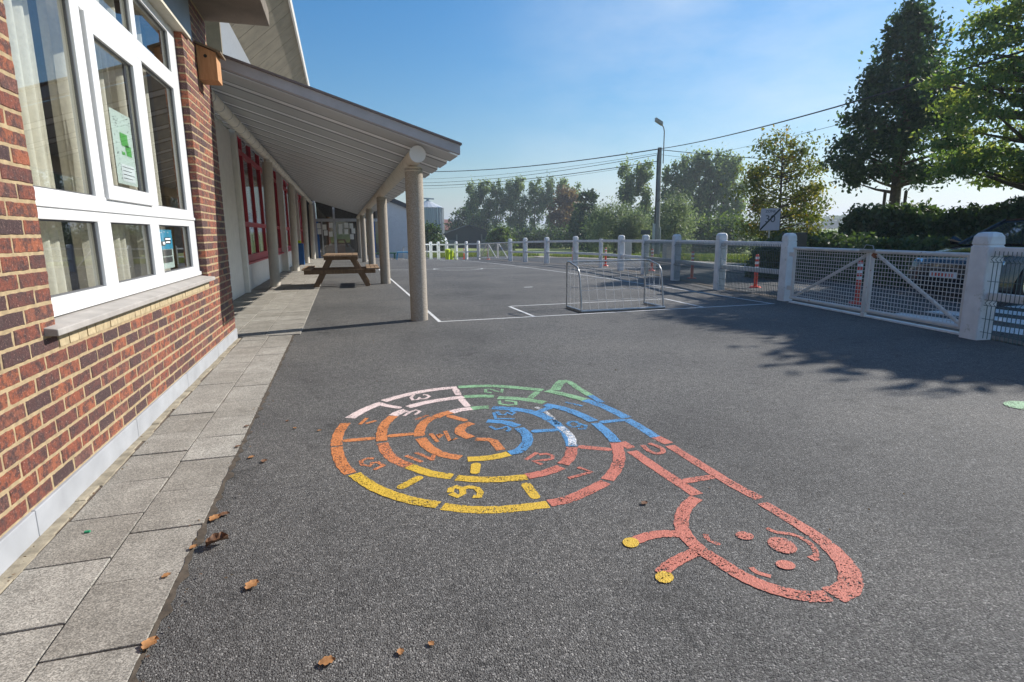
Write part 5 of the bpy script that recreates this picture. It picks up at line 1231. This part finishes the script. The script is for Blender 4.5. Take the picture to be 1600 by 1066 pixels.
mb = MB(); mb.prism([(-w2*.98, 0), (w2*.98, 0), (w2*.98, we-.05), (0, wa-.15), (-w2*.98, we-.05)], 'y', .3, 16); mb.build('wall', 'barn_dark', ba)
mb = MB(); mb.prism([(-w2*1.04, we-.2), (0, wa-.1), (w2*1.04, we-.2), (w2*1.04, we), (0, wa+.1), (-w2*1.04, we)], 'y', -.3, 16.5); mb.build('roof', 'barn_dark', ba)
for s in (-1, 1):
    mb = MB(); mb.box((min(s*w2*.52, s*w2*.96), .1, 0), (max(s*w2*.52, s*w2*.96), .28, we*.62)); mb.build('side_bay', 'barn_side', ba)
    mb = MB(); mb.box((s*w2*.51-.12, .0, 0), (s*w2*.51+.12, .09, we*.95)); mb.build('post', 'barn_side', ba)
for px, D, wd, hh, lab in ((699, 150, 7, 3.6, 'nearer red tiled house roof left of the barn'), (712, 170, 9, 2.4, 'farther red tiled house roof just above the barn'), (694, 160, 4, 5.0, 'small steep red roof touching the silo edge')):
    x, y = at(px, D); h = empty('house', (x, y, -1.6)); tag(h, lab, 'house', 'red roofed houses of the village')
    mb = MB(); mb.prism([(0, 0), (6, 0), (6, hh), (3, hh+1.0), (0, hh)], 'x', -wd/2, wd/2); mb.build('wall', 'barn_side', h)
    mb = MB(); mb.prism([(-.4, hh-.1), (3, hh+1.3), (6.4, hh-.1), (6.4, hh+.15), (3, hh+1.6), (-.4, hh+.15)], 'x', -wd/2-.3, wd/2+.3); mb.build('roof', 'roof_tile', h)
# wooded skyline on the hills
n = 9000; D_ = rng.uniform(420, 520, n); pxs = rng.uniform(1225, 1700, n)
P_ = []
for D, px in zip(D_, pxs):
    x, y = at(px, D); P_.append((x, y, gz(x, y)+rng.random()*7*(.55+.45*math.sin(px*.03))))
o = quadmesh('distant_wood', leaf_quads(np.array(P_), 4.0, .9), 'leaf_dark', rng.random(n)); tag(o, 'distant dark wood along the hill crest', 'woodland', kind='stuff')
mb = MB(); vs = []; k = 90
for j, (D, hh) in enumerate(((900, -3), (1100, 14), (1500, 22), (2000, 0))):
    for i in range(k+1):
        px = 500+i*1500/k; x, y = at(px, D) if px < 1560 else at(1560+(px-1560)*.5, D); vs.append((x, y, hh+(8+4*math.sin(i*.5)+5*math.sin(i*.17+1))*(1 if 0 < j < 3 else 0)))
mb.add(vs, [(j*(k+1)+i, j*(k+1)+i+1, (j+1)*(k+1)+i+1, (j+1)*(k+1)+i) for j in range(3) for i in range(k)]); tag(mb.build('hills', 'grass_ground', smooth=True), kind='structure')

# ================================================================== FALLEN LEAVES, LITTER
def dry_leaf(px, py, s, lab, mat='dry_leaf', rz=0, curl=.16):
    g = G(px, py); mb = MB(); n = 9; vs = []
    for i in range(n):
        t = i/(n-1); wv = s*.36*math.sin(math.pi*min(1, t*1.02))**.7*(1+.25*math.sin(i*2.3))
        for k, u in enumerate((-1, -.4, 0, .4, 1)):
            vs.append(((t-.5)*s, u*wv, .006+curl*s*(abs(u)**1.6)*.55+curl*s*.3*math.sin(t*2.6)+random.uniform(0, .04)*s))
    mb.add(vs, [(i*5+k, i*5+k+1, i*5+k+6, i*5+k+5) for i in range(n-1) for k in range(4)])
    o = mb.build('dry_leaf', mat, smooth=True); o.location = (g.x, g.y, .010 if g.x < -.64 else g.z-.002); o.rotation_euler.z = rz; tag(o, lab, 'leaf', 'fallen dry leaves on the ground')
for a_ in ((340, 852, .085, 'largest curled brown leaf at the edge of the paving', 'dry_leaf_dark', .3, .5), (394, 917, .06, 'orange brown leaf lying on bare asphalt below the paving edge leaf', 'dry_leaf', 1.0), (511, 1037, .05, 'lowest dry leaf near the bottom of the picture', 'dry_leaf', .1),
           (626, 1021, .03, 'small reddish leaf scrap right of the lowest dry leaf', 'dry_leaf', 1.5), (236, 1014, .06, 'yellow brown leaf in the joint at the bottom of the paving', 'dry_leaf', 1.2), (303, 861, .035, 'small orange leaf on the paving beside the largest leaf', 'dry_leaf', .9),
           (336, 812, .06, 'orange leaf standing in the joint above the largest leaf', 'dry_leaf', 1.1), (350, 806, .05, 'olive leaf overlapping the asphalt above the largest leaf', 'dry_leaf_dark', .2), (393, 716, .04, 'pale leaf pair near the upper paving edge', 'dry_leaf', .6), (413, 722, .045, 'dark leaf right of the pale pair', 'dry_leaf_dark', 1.4),
           (372, 702, .035, 'tiny leaf on the last wide slab', 'dry_leaf_dark', .4), (386, 670, .035, 'dark leaf crumb on the paving edge farther up', 'dry_leaf_dark', .1), (449, 659, .03, 'leaf scrap on the asphalt level with the snail shell', 'dry_leaf_dark', 1), (461, 670, .03, 'leaf scrap just below another near the snail shell', 'dry_leaf', 2),
           (1007, 788, .04, 'black crumpled leaf left of the snail neck', 'dry_leaf_dark', .4), (261, 906, .035, 'faint brown leaf in the middle of a near slab', 'dry_leaf', .7), (499, 674, .03, 'reddish scrap left of the orange band', 'dry_leaf', .2), (674, 1008, .025, 'tiny leaf bit at the bottom centre', 'dry_leaf', 2.2)):
    dry_leaf(*a_)
g = G(137, 837); mb = MB(); mb.box((-.01, -.006, 0), (.012, .006, .008)); o = mb.build('green_scrap', 'green_scrap', bevel=.002); o.location = (g.x, g.y, .014); tag(o, 'tiny green plastic scrap on the paving', 'litter')
# small debris everywhere
Pq = []
for i in range(420):
    x = random.uniform(-.6, 6.8); y = random.uniform(1.6, 20)
    Pq.append((x, y, gz(x, y)+.006))
for i in range(260):
    y = random.uniform(1.6, 30); x = fx(y)+random.uniform(-.25, .1); Pq.append((x, y, gz(x, y)+.01))
for i in range(60):
    y = random.uniform(1.6, 7.5); Pq.append((-.66+random.uniform(-.05, .12), y, .014))
for k in range(60):
    y = random.uniform(1.6, 7.5); Pq.append((-1.25+random.uniform(-.03, .05), y, .02))
Pq = np.array(Pq); q = leaf_quads(Pq, .013, .8); q[:, :, 2] = np.maximum(Pq[:, None, 2]-.003, Pq[:, None, 2]+(q[:, :, 2]-Pq[:, None, 2])*.5)
o = quadmesh('leaf_litter', q, 'leaf_brown', rng.random(len(Pq))); tag(o, 'scattered leaf crumbs and grit over the yard', 'litter', kind='stuff')

# ================================================================== HAZE
hz = MB(); hz.box((-1700, -420, -8), (2700, 2700, 48))
m, nt, b = newmat('haze_air'); nt.nodes.remove(b); pv = N(nt, 'ShaderNodeVolumePrincipled'); pv.inputs['Color'].default_value = (.80, .88, 1, 1)
pv.inputs['Density'].default_value = .0009; pv.inputs['Anisotropy'].default_value = .3
nt.links.new(pv.outputs[0], nt.nodes['Material Output'].inputs['Volume'])
tag(hz.build('haze', 'haze_air'), kind='stuff')
